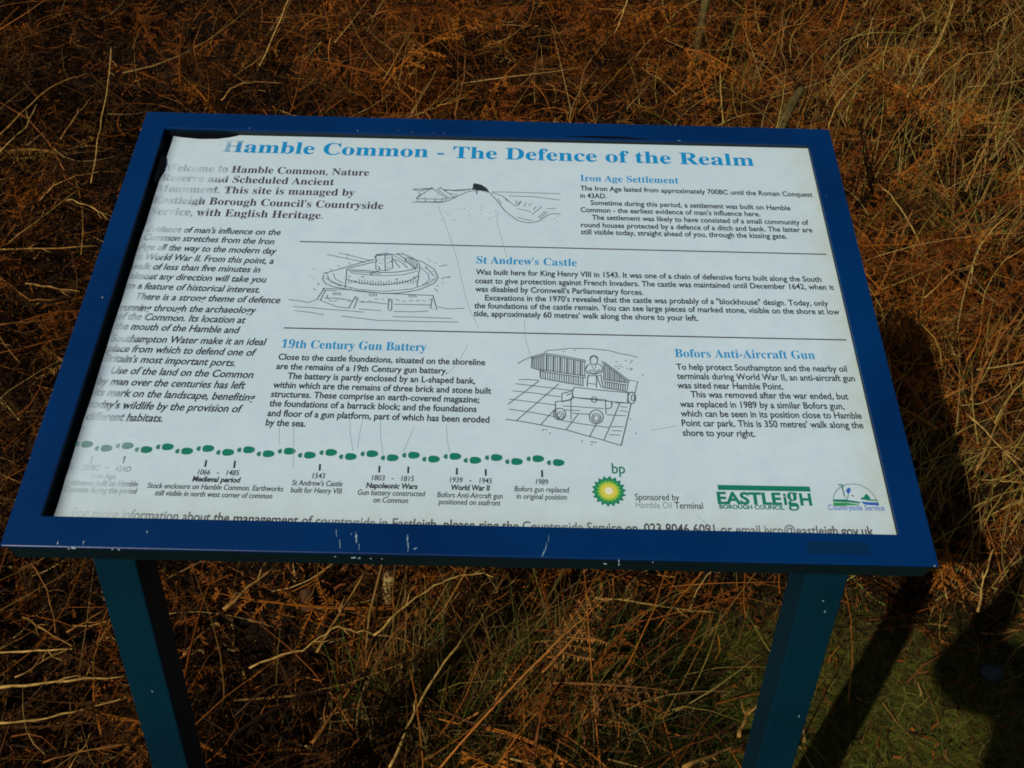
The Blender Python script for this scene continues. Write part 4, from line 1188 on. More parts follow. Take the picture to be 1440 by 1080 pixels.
# style: size (m), ink, serif, shear, bold, name
STYLES = {'T': (.0315, INK_BLUE, True, 0, .004, 'title_lettering'), 'w': (.0175, INK_BROWN, True, 0, .0, 'intro_lettering'),
          'i': (.0138, INK_BLACK, False, .2, .015, 'history_lettering'), 'h': (.0165, INK_BLUE, True, 0, .0, 'heading_lettering'),
          'n': (.0118, INK_BLACK, False, 0, .019, 'paragraph_lettering'), 'c': (.0088, INK_BLACK, False, .08, .008, 'caption_lettering'),
          'd': (.0088, INK_BLACK, False, .08, .03, 'caption_lettering'), 'f': (.0150, INK_BROWN, False, 0, .018, 'contact_lettering')}
runs = []
for row in PRINT_LINES:
    st = row[0]
    key = {'d': 'c'}.get(st, st)
    if key in 'gEGek' or row[1] in ('Sponsored by', 'Hamble Oil Terminal'):
        continue
    if not runs or runs[-1][0] != key:
        runs.append((key, []))
    runs[-1][1].append(row)
def contact_fade(x):
    return .48 + .36 * (.5 + .5 * math.sin(x * 31 + 1.9))
for key, rows in runs:
    pr = Print()
    for st, s, x0, y0, x1, y1 in rows:
        size, mat, serif, shear, bold, name = STYLES[st]
        c = [v / 1000 for v in (x0, y0, x1, y1)]
        pr.text(s, *c, size, mat, serif, shear, bold, fade=contact_fade if st == 'f' else None)
        if st in 'wic' and c[0] < -.30:
            pr.text(s, *c, size, mat, serif, shear, bold + .045, z=.00015, strength=.45, only_worn=True)
    pr.build(STYLES[key][5])

for pts in RULES:
    pr = Print()
    pr.stroke([(x / 1000, y / 1000) for x, y in pts], .0016, INK_BROWN)
    pr.build('rule_line')
for pts in TICKS:
    pr = Print()
    pr.stroke([(x / 1000, y / 1000) for x, y in pts], .0019, INK_BLACK)
    pr.build('tick_mark')
for i, (x, y) in enumerate(FEET):
    pr = Print()
    x, y = x / 1000, y / 1000
    sole = []
    for k in range(18):
        a = k / 18 * 2 * math.pi
        sole.append((x + .0060 * math.copysign(abs(math.cos(a)) ** .85, math.cos(a)), y + .0041 * math.copysign(abs(math.sin(a)) ** .8, math.sin(a)) * (1 - .16 * math.cos(a))))
    pr.poly(sole, INK_GREEN)
    heel = [(x - .0092 + .0030 * math.cos(a), y - .0004 + .0029 * math.sin(a)) for a in np.linspace(math.pi / 2, math.pi * 1.5, 9)]
    pr.poly(heel + [(x - .0080, y - .0028), (x - .0080, y + .0020)], INK_GREEN, strength=.8)
    pr.build('footprint')
for name, strokes in (('earthwork_sketch', SKETCH_BANK), ('castle_sketch', SKETCH_CASTLE), ('gun_sketch', SKETCH_GUN)):
    pr = Print()
    for w, pts in strokes:
        pr.stroke([(x / 1000, y / 1000) for x, y in pts], .0007 + .00045 * w, INK_GREY, strength=min(1, .55 + .45 * w))
    if name == 'earthwork_sketch':
        pr.poly([(x / 1000, y / 1000) for x, y in BANK_CAP[0]], INK_BLACK)
    pr.build(name)
for pts in SCRATCHES:
    pr = Print()
    pr.stroke([(x / 1000, y / 1000) for x, y in pts], .0007, INK_FAINT, z=.0003, strength=.5)
    pr.build('scratch')

# ---- sponsor marks along the bottom of the sheet
def row_of(text):
    for r in PRINT_LINES:
        if r[1] == text:
            return [v / 1000 for v in r[2:]]
pr = Print()
cx, cy = [v / 1000 for v in MARKS['sun'][0]]
def star(r, n=18, depth=.80, z=.00025, mat=INK_GREEN):
    pts = []
    for k in range(n * 2):
        a = k / (n * 2) * 2 * math.pi + .08
        q = r if k % 2 == 0 else r * depth
        pts.append((cx + q * math.cos(a), cy + q * math.sin(a)))
    pr.poly(pts, mat, z)
for r, dep, mat in ((.0178, .80, INK_GREEN), (.0150, .80, INK_LEAF), (.0118, .84, INK_LIME), (.0092, .86, INK_YELLOW), (.0044, .9, INK_CREAM)):
    star(r, 18, dep, .00025 + .00012 * (5 - (.0178, .0150, .0118, .0092, .0044).index(r) * -1) * .2 + (.0178 - r) * .04, mat)
pr.text('bp', *row_of('bp'), .0175, INK_GREEN, False, 0, .01)
pr.build('sunburst_logo')
pr = Print()
pr.text('Sponsored by', *row_of('Sponsored by'), .0105, INK_BLACK, False, 0, .006)
pr.text('Hamble Oil Terminal', *row_of('Hamble Oil Terminal'), .0105, INK_BLACK, False, 0, .006, fade=lambda x: .35 if x < .200 else 1)
pr.build('sponsor_lettering')
pr = Print()
eb = [(x / 1000, y / 1000) for x, y in MARKS['ebar']]
pr.poly([(eb[0][0], -.2225), (eb[1][0], -.2222), (eb[1][0] + .0006, -.2280), (eb[3][0] + .0004, -.2283)], INK_GREEN)
pr.text('EASTLE', *row_of('EASTLE'), .0188, INK_GREEN, False, 0, .035)
pr.text('i', *row_of('i'), .0188, INK_GREEN, False, 0, .03)
pr.text('g', *row_of('g'), .0300, INK_GREEN, True, 0, .01)
pr.text('H', *row_of('H'), .0188, INK_GREEN, False, 0, .035)
pr.text('BOROUGH COUNCIL', *row_of('BOROUGH COUNCIL'), .0066, INK_GREEN, False, 0, .035)
pr.build('council_logo')
pr = Print()
K = {k: [(x / 1000, y / 1000) for x, y in v] for k, v in MARKS.items()}
pr.stroke(K['arch'], .0008, INK_GREEN, strength=.6)
pr.poly(K['g1'], INK_GREEN)
pr.poly(K['g2'], INK_LEAF)
pr.stroke([(x, y) for x, y in K['g2'][-1:] + K['g2'][-2:-1]], .0009, INK_GREEN)
pr.poly(K['b1'], INK_NAVY)
pr.poly(K['b2'], INK_GREEN)
pr.poly(K['tree'], INK_GREEN, .0003)
pr.poly(K['fl'], INK_NAVY, .0003)
pr.poly(K['st'], INK_GREEN, .0003, .7)
pr.poly(K['st2'], INK_GREEN, .0003)
pr.poly(K['bee'], INK_GREY, .0003)
pr.stroke([(.3725, -.2215), (.3705, -.2190), (.3760, -.2195)], .0012, INK_GREEN, strength=.7)
pr.text('Countryside Service', *row_of('Countryside Service'), .0088, INK_LILAC, False, 0, .02)
pr.build('countryside_logo')

# ---- posts: box section, bolted up under the tray
def under_z(y):
    return BOARD_Z + y * math.tan(TILT) - .034 / math.cos(TILT)
PY = -HALF_H * math.cos(TILT) + .020
for s in (-1, 1):
    bm = bmesh.new()
    x0, x1 = s * .355 - .0213, s * .355 + .0213
    d = .045
    v = [bm.verts.new(p) for p in ((x0, PY, -.3), (x1, PY, -.3), (x1, PY + d, -.3), (x0, PY + d, -.3),
                                   (x0, PY, under_z(PY)), (x1, PY, under_z(PY)), (x1, PY + d, under_z(PY + d)), (x0, PY + d, under_z(PY + d)))]
    for f in ((0, 3, 2, 1), (4, 5, 6, 7), (0, 1, 5, 4), (1, 2, 6, 5), (2, 3, 7, 6), (3, 0, 4, 7)):
        bm.faces.new([v[i] for i in f])
    bevel(bm, .002, 2)
    post = link('post', from_bm(bm, 'post'), [POST_TEAL], board)
    marks = ([(.357, .76), (.362, .745), (.366, .58)] if s > 0 else [(-.352, .60)])
    for mx, mz in marks:
        n = 7
        bm = bmesh.new()
        bm.faces.new([bm.verts.new((mx + rnd.uniform(.6, 1.2) * .0011 * math.cos(k / n * 6.283), PY - .0004, mz - .03 + rnd.uniform(.6, 1.2) * .0017 * math.sin(k / n * 6.283))) for k in range(n)])
        link('paint_chip', from_bm(bm, 'paint_chip'), [CHIP], post)

# ------------------------------------------------------------------ dead bracken, litter and grass
RUST, ORANGE, BROWN = (.158, .044, .0058), (.29, .092, .0105), (.050, .020, .0045)
TAN, STRAW, DARK = (.20, .100, .020), (.32, .200, .058), (.014, .0062, .0018)
COLOURS = {'rust': (.22, .062, .012), 'orange': (.32, .12, .022), 'tan': (.40, .20, .042), 'straw': (.54, .32, .075), 'dark': (.06, .026, .008)}

def frond_shape(r):
    """One withered bracken frond along +X, unit length: rachis, paired pinnae, shrivelled pinnules."""
    V, Q = [], []
    def quad(a, b_, c, d):
        i = len(V)
        V.extend((a, b_, c, d))
        Q.append((i, i + 1, i + 2, i + 3))
    bend, sag = r.uniform(-.25, .25), r.uniform(.1, .45)
    def spine(t):
        return np.array([t, bend * t * t, .25 * t - sag * t * t])
    T = np.linspace(0, 1, 9)
    for a, b_ in zip(T, T[1:]):
        p, q = spine(a), spine(b_)
        wa, wb = .011 * (1 - .8 * a), .011 * (1 - .8 * b_)
        quad(p + (0, wa, 0), p - (0, wa, 0), q - (0, wb, 0), q + (0, wb, 0))
        quad(p + (0, 0, wa), p - (0, 0, wa), q - (0, 0, wb), q + (0, 0, wb))
    n = 11
    for k in range(n):
        t = .14 + .84 * k / (n - 1)
        for side in (-1, 1):
            if r.random() < .12:
                continue
            L = .36 * (1 - t) ** .75 * min(1, .55 + 2 * t) * r.uniform(.7, 1.1) + .03
            o = spine(t)
            yaw = side * r.uniform(.75, 1.35)
            drop = r.uniform(-1.1, .35)
            d = np.array([math.cos(yaw), math.sin(yaw) * math.cos(drop), math.sin(drop)])
            curl = r.uniform(-1.4, .3)
            pts = []
            for s in np.linspace(0, 1, 5):
                pts.append(o + d * L * s + np.array([r.normal(0, .004), r.normal(0, .004), curl * .3 * L * s * s]))
            sidev = np.cross(d, (0, 0, 1.0))
            sidev /= np.linalg.norm(sidev) + 1e-6
            for a, b_ in zip(pts, pts[1:]):
                quad(a + sidev * .0035, a - sidev * .0035, b_ - sidev * .0028, b_ + sidev * .0028)
            m = max(3, int(L / .024))
            for j in range(m):
                s = (j + .7) / m
                base = np.array([np.interp(s, np.linspace(0, 1, 5), [p[c] for p in pts]) for c in range(3)])
                for sd in (-1, 1):
                    l2 = .062 * (1 - .7 * s) * r.uniform(.6, 1.15) * (.5 + L / .36 * .7)
                    u = sidev * sd * r.uniform(.6, 1) + d * r.uniform(.1, .7) + np.array([0, 0, r.uniform(-.9, .35)])
                    u /= np.linalg.norm(u)
                    wv = d * .0062 * r.uniform(.6, 1.2) + np.array([0, 0, r.uniform(-.006, .006)])
                    mid = base + u * l2 * .5 + np.array([0, 0, r.uniform(-.004, .006)])
                    quad(base, mid - wv, base + u * l2 + np.array([0, 0, -r.uniform(0, .02)]), mid + wv)
    return np.array(V), np.array(Q)

def strand_shape(r, segs=4, width=.035, wild=.5):
    """A thin curled strand or blade along +X, unit length."""
    T = np.linspace(0, 1, segs + 1)
    a, b_, c = r.uniform(-wild, wild), r.uniform(-wild, wild), r.uniform(-wild, wild)
    V, Q = [], []
    for i, t in enumerate(T):
        p = np.array([t, a * t * t + c * .3 * math.sin(4 * t), b_ * t * t])
        w = width * (1 - .85 * t) / 2
        V += [p + (0, w, w * .4), p - (0, w, w * .4)]
    for i in range(segs):
        Q.append((2 * i, 2 * i + 1, 2 * i + 3, 2 * i + 2))
    return np.array(V), np.array(Q)

def rotations(yaw, pitch, roll):
    cy, sy, cp, sp, cr, sr = np.cos(yaw), np.sin(yaw), np.cos(pitch), np.sin(pitch), np.cos(roll), np.sin(roll)
    Rm = np.empty((len(yaw), 3, 3))
    Rm[:, 0, 0] = cy * cp; Rm[:, 0, 1] = -cy * sp * sr - sy * cr; Rm[:, 0, 2] = -cy * sp * cr + sy * sr
    Rm[:, 1, 0] = sy * cp; Rm[:, 1, 1] = -sy * sp * sr + cy * cr; Rm[:, 1, 2] = -sy * sp * cr - cy * sr
    Rm[:, 2, 0] = sp;      Rm[:, 2, 1] = cp * sr;                 Rm[:, 2, 2] = cp * cr
    return Rm

def stamp(name, shapes, pos, yaw, pitch, roll, scale, cols, mat, label, cat, jitter=.12):
    VS, QS, CS, off = [], [], [], 0
    which = rng.integers(0, len(shapes), len(pos))
    for k, (sv, sq) in enumerate(shapes):
        idx = np.nonzero(which == k)[0]
        if not len(idx):
            continue
        Rm = rotations(yaw[idx], pitch[idx], roll[idx])
        P = np.einsum('nij,vj->nvi', Rm, sv) * scale[idx][:, None, None] + pos[idx][:, None, :]
        n, v = len(idx), len(sv)
        VS.append(P.reshape(-1, 3))
        QS.append((sq[None] + (np.arange(n) * v)[:, None, None] + off).reshape(-1, 4))
        c = cols[idx][:, None, :] * rng.uniform(1 - jitter, 1 + jitter, (n, v, 1))
        CS.append(c.reshape(-1, 3))
        off += n * v
    V = np.concatenate(VS)
    lowest = ground_z(V[:, 0], V[:, 1]) - .02
    V[:, 2] = np.maximum(V[:, 2], lowest)
    # nothing grows through the board: keep every tip under the tray
    inside = (np.abs(V[:, 0]) < HALF_W + .04) & (np.abs(V[:, 1]) < HALF_H)
    V[:, 2] = np.where(inside, np.minimum(V[:, 2], BOARD_Z + V[:, 1] * math.tan(TILT) - .10), V[:, 2])
    o = link(name, quads_mesh(name, V, np.concatenate(QS), np.concatenate(CS)), [mat])
    return tag(o, label, cat, kind='stuff')

def plant_material(name, rough=.75, spec=.06):
    return material(name, (.1, .05, .02), rough, spec, attr='tone')
LEAF_MAT, STRAND_MAT, GRASS_MAT = plant_material('withered fern'), plant_material('withered strands', .65, .10), plant_material('grass blades', .6, .18)

def scatter(n, y0=-.45, y1=4.2, power=1.0):
    """Points over the ground the picture can see, and a margin for a step to either side."""
    out = []
    while sum(len(o) for o in out) < n:
        y = y0 + (y1 - y0) * rng.random(n) ** power
        w = .75 + .62 * (y + .97) 
        x = (rng.random(n) * 2 - 1) * w
        keep = rng.random(n) < w / (.75 + .62 * (y1 + .97)) * 1.0
        out.append(np.stack([x[keep], y[keep]], 1))
    return np.concatenate(out)[:n]

def pick(p, weights_fn, palette):
    """A colour for each plant, its odds depending on where it stands."""
    W = np.array([weights_fn(x, y) for x, y in p])
    W = W / W.sum(1, keepdims=True)
    u = rng.random(len(p))[:, None]
    k = (np.cumsum(W, 1) < u).sum(1).clip(0, len(palette) - 1)
    c = np.array(palette)[k]
    return c * rng.uniform(.65, 1.35, (len(p), 1))

def frond_odds(x, y):
    return bracken_odds(x, y, True)

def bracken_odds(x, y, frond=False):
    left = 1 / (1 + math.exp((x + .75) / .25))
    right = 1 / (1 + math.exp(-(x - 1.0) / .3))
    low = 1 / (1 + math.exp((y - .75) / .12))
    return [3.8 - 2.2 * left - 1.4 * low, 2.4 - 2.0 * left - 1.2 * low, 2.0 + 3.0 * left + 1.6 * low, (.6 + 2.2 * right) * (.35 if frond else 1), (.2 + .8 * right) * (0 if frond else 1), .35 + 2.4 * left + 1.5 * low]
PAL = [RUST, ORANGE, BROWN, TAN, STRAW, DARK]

fr = [frond_shape(np.random.default_rng(100 + k)) for k in range(16)]
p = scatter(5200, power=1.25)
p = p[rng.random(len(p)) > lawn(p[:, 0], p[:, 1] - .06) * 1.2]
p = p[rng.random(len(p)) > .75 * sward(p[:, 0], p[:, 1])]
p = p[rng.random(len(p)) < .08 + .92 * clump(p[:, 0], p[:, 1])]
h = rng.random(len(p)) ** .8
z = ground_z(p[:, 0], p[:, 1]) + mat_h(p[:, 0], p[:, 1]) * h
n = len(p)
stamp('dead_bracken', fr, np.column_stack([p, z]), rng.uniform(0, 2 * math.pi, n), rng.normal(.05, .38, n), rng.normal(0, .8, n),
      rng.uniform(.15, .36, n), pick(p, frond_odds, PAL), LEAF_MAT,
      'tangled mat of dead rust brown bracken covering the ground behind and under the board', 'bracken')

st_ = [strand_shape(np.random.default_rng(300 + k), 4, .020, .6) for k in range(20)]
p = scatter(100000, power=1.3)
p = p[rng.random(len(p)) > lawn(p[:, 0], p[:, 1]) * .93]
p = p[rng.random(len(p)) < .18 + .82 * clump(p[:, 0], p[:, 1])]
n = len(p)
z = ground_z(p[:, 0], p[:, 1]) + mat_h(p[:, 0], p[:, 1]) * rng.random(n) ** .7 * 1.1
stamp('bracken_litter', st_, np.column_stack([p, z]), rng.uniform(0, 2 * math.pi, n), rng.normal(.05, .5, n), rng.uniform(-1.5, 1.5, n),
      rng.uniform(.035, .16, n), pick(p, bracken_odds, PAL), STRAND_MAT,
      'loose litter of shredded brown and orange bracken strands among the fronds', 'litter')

# crumbs of leaf lying on the soil under everything
p = scatter(110000, power=1.3)
p = p[rng.random(len(p)) > lawn(p[:, 0], p[:, 1]) * .8]
n = len(p)
z = ground_z(p[:, 0], p[:, 1]) + rng.uniform(.0, .05, n) * (1 - .8 * lawn(p[:, 0], p[:, 1]))
crumb = [strand_shape(np.random.default_rng(400 + k), 2, .22, .7) for k in range(16)]
stamp('leaf_crumbs', crumb, np.column_stack([p, z]), rng.uniform(0, 2 * math.pi, n), rng.normal(0, .45, n), rng.uniform(-1.2, 1.2, n),
      rng.uniform(.010, .034, n), pick(p, lambda x, y: [1.6, .9, 2.4, .5, .12, 1.2], PAL) * .8, STRAND_MAT,
      'crumbled brown leaf fragments lying on the soil under the bracken', 'leaf litter')

# thin stems too many to count, leaning mostly to the upper right
stm = [strand_shape(np.random.default_rng(500 + k), 5, .0075, .25) for k in range(12)]
p = scatter(3000, power=1.2)
p = p[rng.random(len(p)) > lawn(p[:, 0], p[:, 1]) * .95]
n = len(p)
z = ground_z(p[:, 0], p[:, 1]) + mat_h(p[:, 0], p[:, 1]) * rng.uniform(.4, 1.1, n)
stamp('fern_stems', stm, np.column_stack([p, z]), rng.normal(.9, .9, n), rng.normal(.25, .4, n), rng.uniform(-1.5, 1.5, n),
      rng.uniform(.15, .5, n), pick(p, lambda x, y: [1.2, 1.6, .8, 1.6, .9, .5], PAL), STRAND_MAT,
      'countless thin dry fern stems lying through the dead bracken', 'stems')

# dry grass: a tuft between the posts and a drift at the upper right
GREEN, DRYG, MOSS = (.075, .120, .009), (.27, .19, .036), (.055, .076, .007)
bl = [strand_shape(np.random.default_rng(700 + k), 5, .014, .4) for k in range(14)]
a = np.column_stack([rng.normal(.05, .11, 800), rng.normal(.12, .07, 800)])
b = np.column_stack([rng.normal(1.8, .6, 3800), rng.normal(1.95, .75, 3800)])
c = np.column_stack([rng.normal(1.02, .20, 420), rng.normal(.66, .14, 420)])
d = np.column_stack([rng.normal(-.13, .06, 220), rng.normal(.08, .05, 220)])
p = np.concatenate([a, b, c, d])
p = p[(p[:, 1] > -.3)]
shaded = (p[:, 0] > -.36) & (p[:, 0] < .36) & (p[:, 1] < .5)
n = len(p)
z = ground_z(p[:, 0], p[:, 1]) + mat_h(p[:, 0], p[:, 1]) * np.where(p[:, 1] > .5, .75, .25)
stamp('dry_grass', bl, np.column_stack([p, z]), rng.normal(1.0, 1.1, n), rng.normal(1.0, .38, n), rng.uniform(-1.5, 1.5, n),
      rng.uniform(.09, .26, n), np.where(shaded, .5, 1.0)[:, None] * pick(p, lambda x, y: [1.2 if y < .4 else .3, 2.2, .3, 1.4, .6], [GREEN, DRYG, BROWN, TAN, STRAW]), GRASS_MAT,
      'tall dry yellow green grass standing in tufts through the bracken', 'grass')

p = np.column_stack([rng.uniform(.22, 1.45, 60000), rng.uniform(-.45, .62, 60000)])
p = p[rng.random(len(p)) < lawn(p[:, 0], p[:, 1])]
n = len(p)
z = ground_z(p[:, 0], p[:, 1]) - .004
stamp('short_grass', bl, np.column_stack([p, z]), rng.uniform(0, 6.28, n), rng.normal(.75, .35, n), rng.uniform(-1.5, 1.5, n),
      rng.uniform(.02, .055, n), pick(p, lambda x, y: [2.4 - 1.8 * max(0, min(1, y * 2.4)), 1.0, 1.6 + 2.0 * max(0, y * 2), .8, 1.2], [GREEN, DRYG, BROWN, TAN, MOSS]), GRASS_MAT,
      'short green and straw turf on the ground beside the right post', 'grass')
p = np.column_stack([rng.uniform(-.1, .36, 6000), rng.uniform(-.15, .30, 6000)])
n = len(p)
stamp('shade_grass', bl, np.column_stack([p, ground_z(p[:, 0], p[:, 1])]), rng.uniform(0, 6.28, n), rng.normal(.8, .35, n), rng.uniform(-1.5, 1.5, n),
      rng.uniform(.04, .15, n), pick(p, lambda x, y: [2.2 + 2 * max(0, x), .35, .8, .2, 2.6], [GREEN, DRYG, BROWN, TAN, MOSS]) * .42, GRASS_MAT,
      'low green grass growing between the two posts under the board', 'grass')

# ---- single stalks one can point at
STALK_MATS = {k: material(k + ' dry stalk', v, .65, .15, (75, tuple(q * .38 for q in v), .38, .68)) for k, v in COLOURS.items()}
for pts, r, colour, key in STALKS:
    bm = bmesh.new()
    P = []
    for a, b_ in zip(pts, pts[1:]):
        a, b_ = Vector(a), Vector(b_)
        for k in range(3):
            P.append(a.lerp(b_, k / 3) + Vector((rnd.gauss(0, .0012), rnd.gauss(0, .0012), rnd.gauss(0, .0015))))
    P.append(Vector(pts[-1]))
    base = P[0].copy()
    m = len(P)
    tube(bm, [q - base for q in P], [r / 1000 * (1.05 - .4 * k / m) * rnd.uniform(.78, 1.2) for k in range(m)], 6)
    for k in range(rnd.randint(1, 3)):                      # broken side shoots
        i = rnd.randint(2, m - 3)
        along = (P[i + 1] - P[i - 1]).normalized()
        side = along.cross(Vector((rnd.gauss(0, 1), rnd.gauss(0, 1), rnd.gauss(0, 1)))).normalized()
        L_ = rnd.uniform(.012, .045)
        q0 = P[i] - base
        tube(bm, [q0, q0 + (along * .7 + side * .6) * L_ * .5, q0 + (along * .9 + side * .5) * L_], [r / 1000 * .6, r / 1000 * .45, r / 1000 * .25], 5)
    me = from_bm(bm, 'dry_stalk', True)
    o = link('dry_stalk', me, [STALK_MATS[colour]])
    o.location = base
    if key in STALK_GROUPS:
        tag(o, STALK_GROUPS[key][0], 'stalk', STALK_GROUPS[key][1])
    else:
        tag(o, key, 'stalk')

# ---- a frond one can point at: it hangs over the grass between the posts
def single_frond(loc, yaw, pitch, roll, scale, seed, colour, label):
    v, q = frond_shape(np.random.default_rng(seed))
    Rm = rotations(np.array([yaw]), np.array([pitch]), np.array([roll]))[0]
    v = (v @ Rm.T) * scale
    c = np.array(colour) * np.random.default_rng(seed).uniform(.8, 1.25, (len(v), 1))
    o = link('withered_frond', quads_mesh('withered_frond', v, q, c), [LEAF_MAT])
    o.location = loc
    return tag(o, label, 'frond')
fx, fy, fz = PLACES['frond']
single_frond((fx, fy, fz), .75, .15, .35, .19, 41, (.34, .14, .03), 'curled orange frond over the grass, right of the upright rust stalk')
single_frond((fx + .012, fy - .012, fz - .012), -.25, .0, -.4, .18, 43, (.20, .085, .025), 'darker frond hanging just below the curled orange frond')

# ---- cut sticks beyond the board, pale stub, curled leaf, stone
STICK = material('old lichened wood', (.115, .085, .022), .85, .1, (40, (.055, .04, .012), .35, .7), bump=(90, .5, .003))
for nm, a, b_, r, lab in (('cut_stick', 'stub1', 'stub1b', .014, 'thick pale stick stub leaning behind the top right of the frame'),
                          ('cut_stick', 'stub2', 'stub2b', .014, 'grey stick standing in the bracken at the top right of the picture')):
    A, B_ = Vector(PLACES[a]), Vector(PLACES[b_])
    if nm == 'cut_stick' and a == 'stub2':
        B_ = A + Vector((.05, .12, .28))
    else:
        B_ = A + Vector((.060, .08, .075))
    A = A - (B_ - A) * .5
    base = A.copy()
    bm = bmesh.new()
    P = [(A.lerp(B_, t) - base) + Vector((.004 * math.sin(7 * t), .003 * math.cos(5 * t), 0)) for t in np.linspace(0, 1, 8)]
    tube(bm, P, [r * f for f in (1.1, 1.0, 1.04, .95, 1.05, .97, .93, .9)], 10)
    o = link(nm, from_bm(bm, nm, True), [STICK])
    o.location = base
    tag(o, lab, 'stick')
bm = bmesh.new()
x, y, z = PLACES['pst']
tube(bm, [(0, 0, -.10), (.002, 0, -.03), (.004, .002, -.004)], [.012, .0125, .0115], 9)
o = link('cut_stub', from_bm(bm, 'cut_stub', True), [material('fresh cut stub', (.36, .27, .09), .8, .1, (50, (.22, .15, .05), .4, .7))])
o.location = (x, y, z)
tag(o, 'small pale yellow cut stub under the middle of the frame edge', 'stub')
bm = bmesh.new()
bmesh.ops.create_icosphere(bm, subdivisions=3, radius=.035)
for v in bm.verts:
    k = 1 + .12 * math.sin(v.co.x * 90) * math.cos(v.co.y * 70) + .08 * math.sin(v.co.z * 130)
    v.co = Vector((v.co.x * .6 * k, v.co.y * .5 * k, v.co.z * .45 * k))
o = link('stone', from_bm(bm, 'stone', True), [material('grey green stone', (.035, .05, .045), .9, .1, (30, (.02, .03, .027), .4, .7))])
x, y, z = PLACES['stone']
o.location = (x, y, ground_z(x, y) + .022)
tag(o, 'grey green stone lying in the dark shade at the lower right', 'stone')
bm = bmesh.new()
x, y, z = PLACES['curl']
for i in range(7):
    for j in range(6):
        a = i / 6 * 4.2
        bm.verts.new((.019 * math.cos(a) * (1 - .06 * i), (j / 5 - .5) * .042 * (1 - .5 * abs(i / 6 - .5)), .017 * math.sin(a)))
bm.verts.ensure_lookup_table()
for i in range(6):
    for j in range(5):
        bm.faces.new([bm.verts[i * 6 + j], bm.verts[i * 6 + j + 1], bm.verts[(i + 1) * 6 + j + 1], bm.verts[(i + 1) * 6 + j]])
o = link('curled_leaf', from_bm(bm, 'curled_leaf', True), [material('curled dead leaf', (.075, .034, .012), .8, .1, (60, (.04, .018, .008), .4, .7))])
o.location = (x, y, z + .012)
o.rotation_euler = (.6, .3, .5)
tag(o, 'curled brown dead leaf in the litter left of centre below the frame', 'leaf')

# ------------------------------------------------------------------ the photographer behind the camera (casts the shadow at the right)
def skin_figure(name, joints, bones, root, mats, sub=2):
    me = bpy.data.meshes.new(name)
    keys = list(joints)
    me.from_pydata([joints[k][0] for k in keys], [(keys.index(a), keys.index(b_)) for a, b_ in bones], [])
    o = bpy.data.objects.new(name, me)
    COL.objects.link(o)
    sk = o.modifiers.new('skin', 'SKIN')
    sk.branch_smoothing = .6
    for k, sv in zip(keys, me.skin_vertices[0].data):
        r = joints[k][1]
        sv.radius = (r, r) if not isinstance(r, tuple) else r
        sv.use_root = k == root
    ss = o.modifiers.new('smooth', 'SUBSURF')
    ss.levels = ss.render_levels = sub
    dg = bpy.context.evaluated_depsgraph_get()
    out = bpy.data.meshes.new_from_object(o.evaluated_get(dg))
    COL.objects.unlink(o)
    bpy.data.objects.remove(o)
    out.name = name
    out.polygons.foreach_set('use_smooth', [True] * len(out.polygons))
    return link(name, out, mats)

FX, FY_ = -.03, -1.34
J = {'pelvis': ((FX, FY_, .95), (.155, .12)), 'waist': ((FX, FY_ + .01, 1.10), (.145, .105)), 'chest': ((FX, FY_ + .03, 1.30), (.17, .115)),
     'upper': ((FX, FY_ + .04, 1.43), (.12, .085)), 'neck': ((FX, FY_ + .06, 1.52), .055), 'jaw': ((FX + .005, FY_ + .10, 1.585), (.066, .072)),
     'face': ((FX + .008, FY_ + .115, 1.65), (.074, .088)), 'crown': ((FX + .006, FY_ + .10, 1.71), (.066, .08))}
BN = [('pelvis', 'waist'), ('waist', 'chest'), ('chest', 'upper'), ('upper', 'neck'), ('neck', 'jaw'), ('jaw', 'face'), ('face', 'crown')]
PH = Vector(CAM_POS) - F_ * .045
for s, t in ((-1, 'l'), (1, 'r')):
    hand = PH + Vector((s * .075, -.03, -.02))
    J['sh' + t] = ((FX + s * .185, FY_ + .04, 1.42), .068)
    J['el' + t] = ((CAM_POS[0] + s * .145, FY_ + .26, 1.23), .045)
    J['wr' + t] = (tuple(hand + Vector((s * .012, -.03, -.06))), .031)
    J['pa' + t] = (tuple(hand), (.030, .018))
    J['hip' + t] = ((FX + s * .09, FY_, .86), .095)
    J['kn' + t] = ((FX + s * .11, FY_ + .02, .48), .062)
    J['an' + t] = ((FX + s * .12, FY_ - .02, .09), .046)
    J['to' + t] = ((FX + s * .14, FY_ + .14, .045), (.045, .034))
    BN += [('upper', 'sh' + t), ('sh' + t, 'el' + t), ('el' + t, 'wr' + t), ('wr' + t, 'pa' + t), ('pelvis', 'hip' + t), ('hip' + t, 'kn' + t), ('kn' + t, 'an' + t), ('an' + t, 'to' + t)]
    for k, (dx, dz) in enumerate(((-.062, .026), (-.066, .010), (-.060, -.006), (-.050, -.020))):
        a = hand + Vector((s * -.018, .008, dz * .8 + .004))
        b_ = hand + Vector((s * (-.018 + dx * .45), .014, dz))
        c_ = hand + Vector((s * (-.018 + dx * .8), .002, dz * .9))
        for nm, q, r in (('fa', a, .0095), ('fb', b_, .009), ('fc', c_, .0075)):
            J[nm + t + str(k)] = (tuple(q), r)
        BN += [('pa' + t, 'fa' + t + str(k)), ('fa' + t + str(k), 'fb' + t + str(k)), ('fb' + t + str(k), 'fc' + t + str(k))]
    J['ta' + t] = (tuple(hand + Vector((s * -.006, -.022, .012))), .010)
    J['tb' + t] = (tuple(hand + Vector((s * -.030, -.026, .016))), .0085)
    BN += [('pa' + t, 'ta' + t), ('ta' + t, 'tb' + t)]
CLOTH = material('dark walking clothes', (.03, .035, .05), .85, .2, (14, (.045, .05, .065), .35, .7))
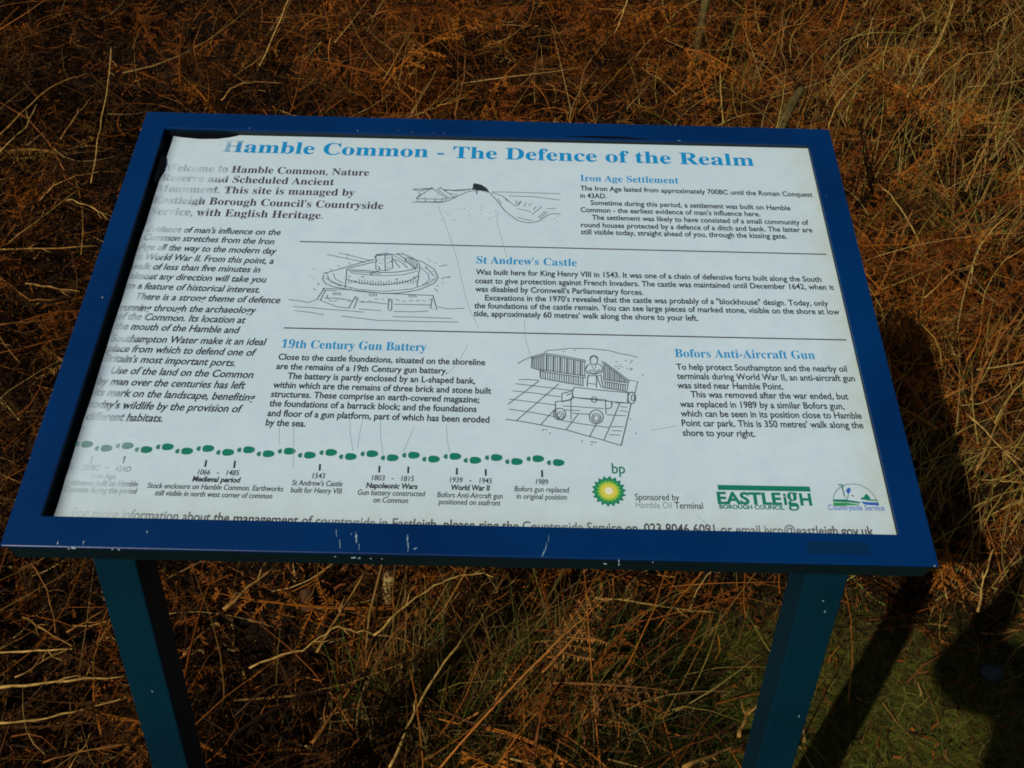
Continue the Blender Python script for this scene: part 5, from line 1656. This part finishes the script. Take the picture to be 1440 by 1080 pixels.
SKIN_M = material('skin', (.45, .27, .2), .55, .3)
person = skin_figure('person', J, BN, 'pelvis', [CLOTH, SKIN_M])
mi = []
for pl in person.data.polygons:
    c_ = pl.center
    head = c_.z > 1.535 and c_.y > FY_ - .05 and abs(c_.x - FX) < .13
    hnd = c_.y > PH.y - .095 and c_.z > 1.25
    mi.append(1 if head or hnd else 0)
person.data.polygons.foreach_set('material_index', mi)
tag(person, 'photographer in dark clothes standing before the board, both arms raised to hold a phone', 'person')
bm = bmesh.new()
bmesh.ops.create_uvsphere(bm, u_segments=24, v_segments=14, radius=1)
for v in list(bm.verts):
    if v.co.z < -.25 or (v.co.y > .45 and v.co.z < .35):
        bm.verts.remove(v)
for v in bm.verts:
    v.co = Vector((FX + .006 + v.co.x * .086, FY_ + .09 + v.co.y * .103, 1.675 + v.co.z * .10))
link('hair', from_bm(bm, 'hair', True), [material('brown hair', (.03, .018, .01), .8, .2, (80, (.05, .03, .016), .4, .7))], person)
for s in (-1, 1):
    bm = bmesh.new()
    bmesh.ops.create_uvsphere(bm, u_segments=10, v_segments=8, radius=.011)
    e = link('eye', from_bm(bm, 'eye', True), [material('eye', (.5, .5, .5), .2)], person)
    e.location = (FX + .008 + s * .032, FY_ + .186, 1.655)
    bm = bmesh.new()
    bmesh.ops.create_uvsphere(bm, u_segments=10, v_segments=8, radius=1)
    for v in bm.verts:
        v.co = Vector((v.co.x * .012, v.co.y * .02, v.co.z * .032))
    e = link('ear', from_bm(bm, 'ear', True), [SKIN_M], person)
    e.location = (FX + .007 + s * .083, FY_ + .095, 1.645)
bm = bmesh.new()
tube(bm, [(0, 0, .03), (0, .012, .005), (0, .016, -.012), (0, .002, -.018)], [.007, .011, .013, .008], 8)
e = link('nose', from_bm(bm, 'nose', True), [SKIN_M], person)
e.location = (FX + .008, FY_ + .193, 1.635)
bm = bmesh.new()
tube(bm, [(-.024, -.006, 0), (0, .004, .002), (.024, -.006, 0)], [.003, .007, .003], 6)
e = link('mouth', from_bm(bm, 'mouth', True), [material('lips', (.38, .15, .13), .5)], person)
e.location = (FX + .008, FY_ + .186, 1.595)
bm = bmesh.new()
box(bm, (-.052, -.023, -.008), (.052, .023, .008))
bevel(bm, .004, 2)
ph = link('mobile_phone', from_bm(bm, 'mobile_phone'), [material('black phone case', (.01, .01, .012), .35)])
ph.matrix_world = Matrix.Translation(PH) @ cam.matrix_world.to_3x3().to_4x4()
tag(ph, 'small black mobile phone held up in both hands of the photographer', 'phone')
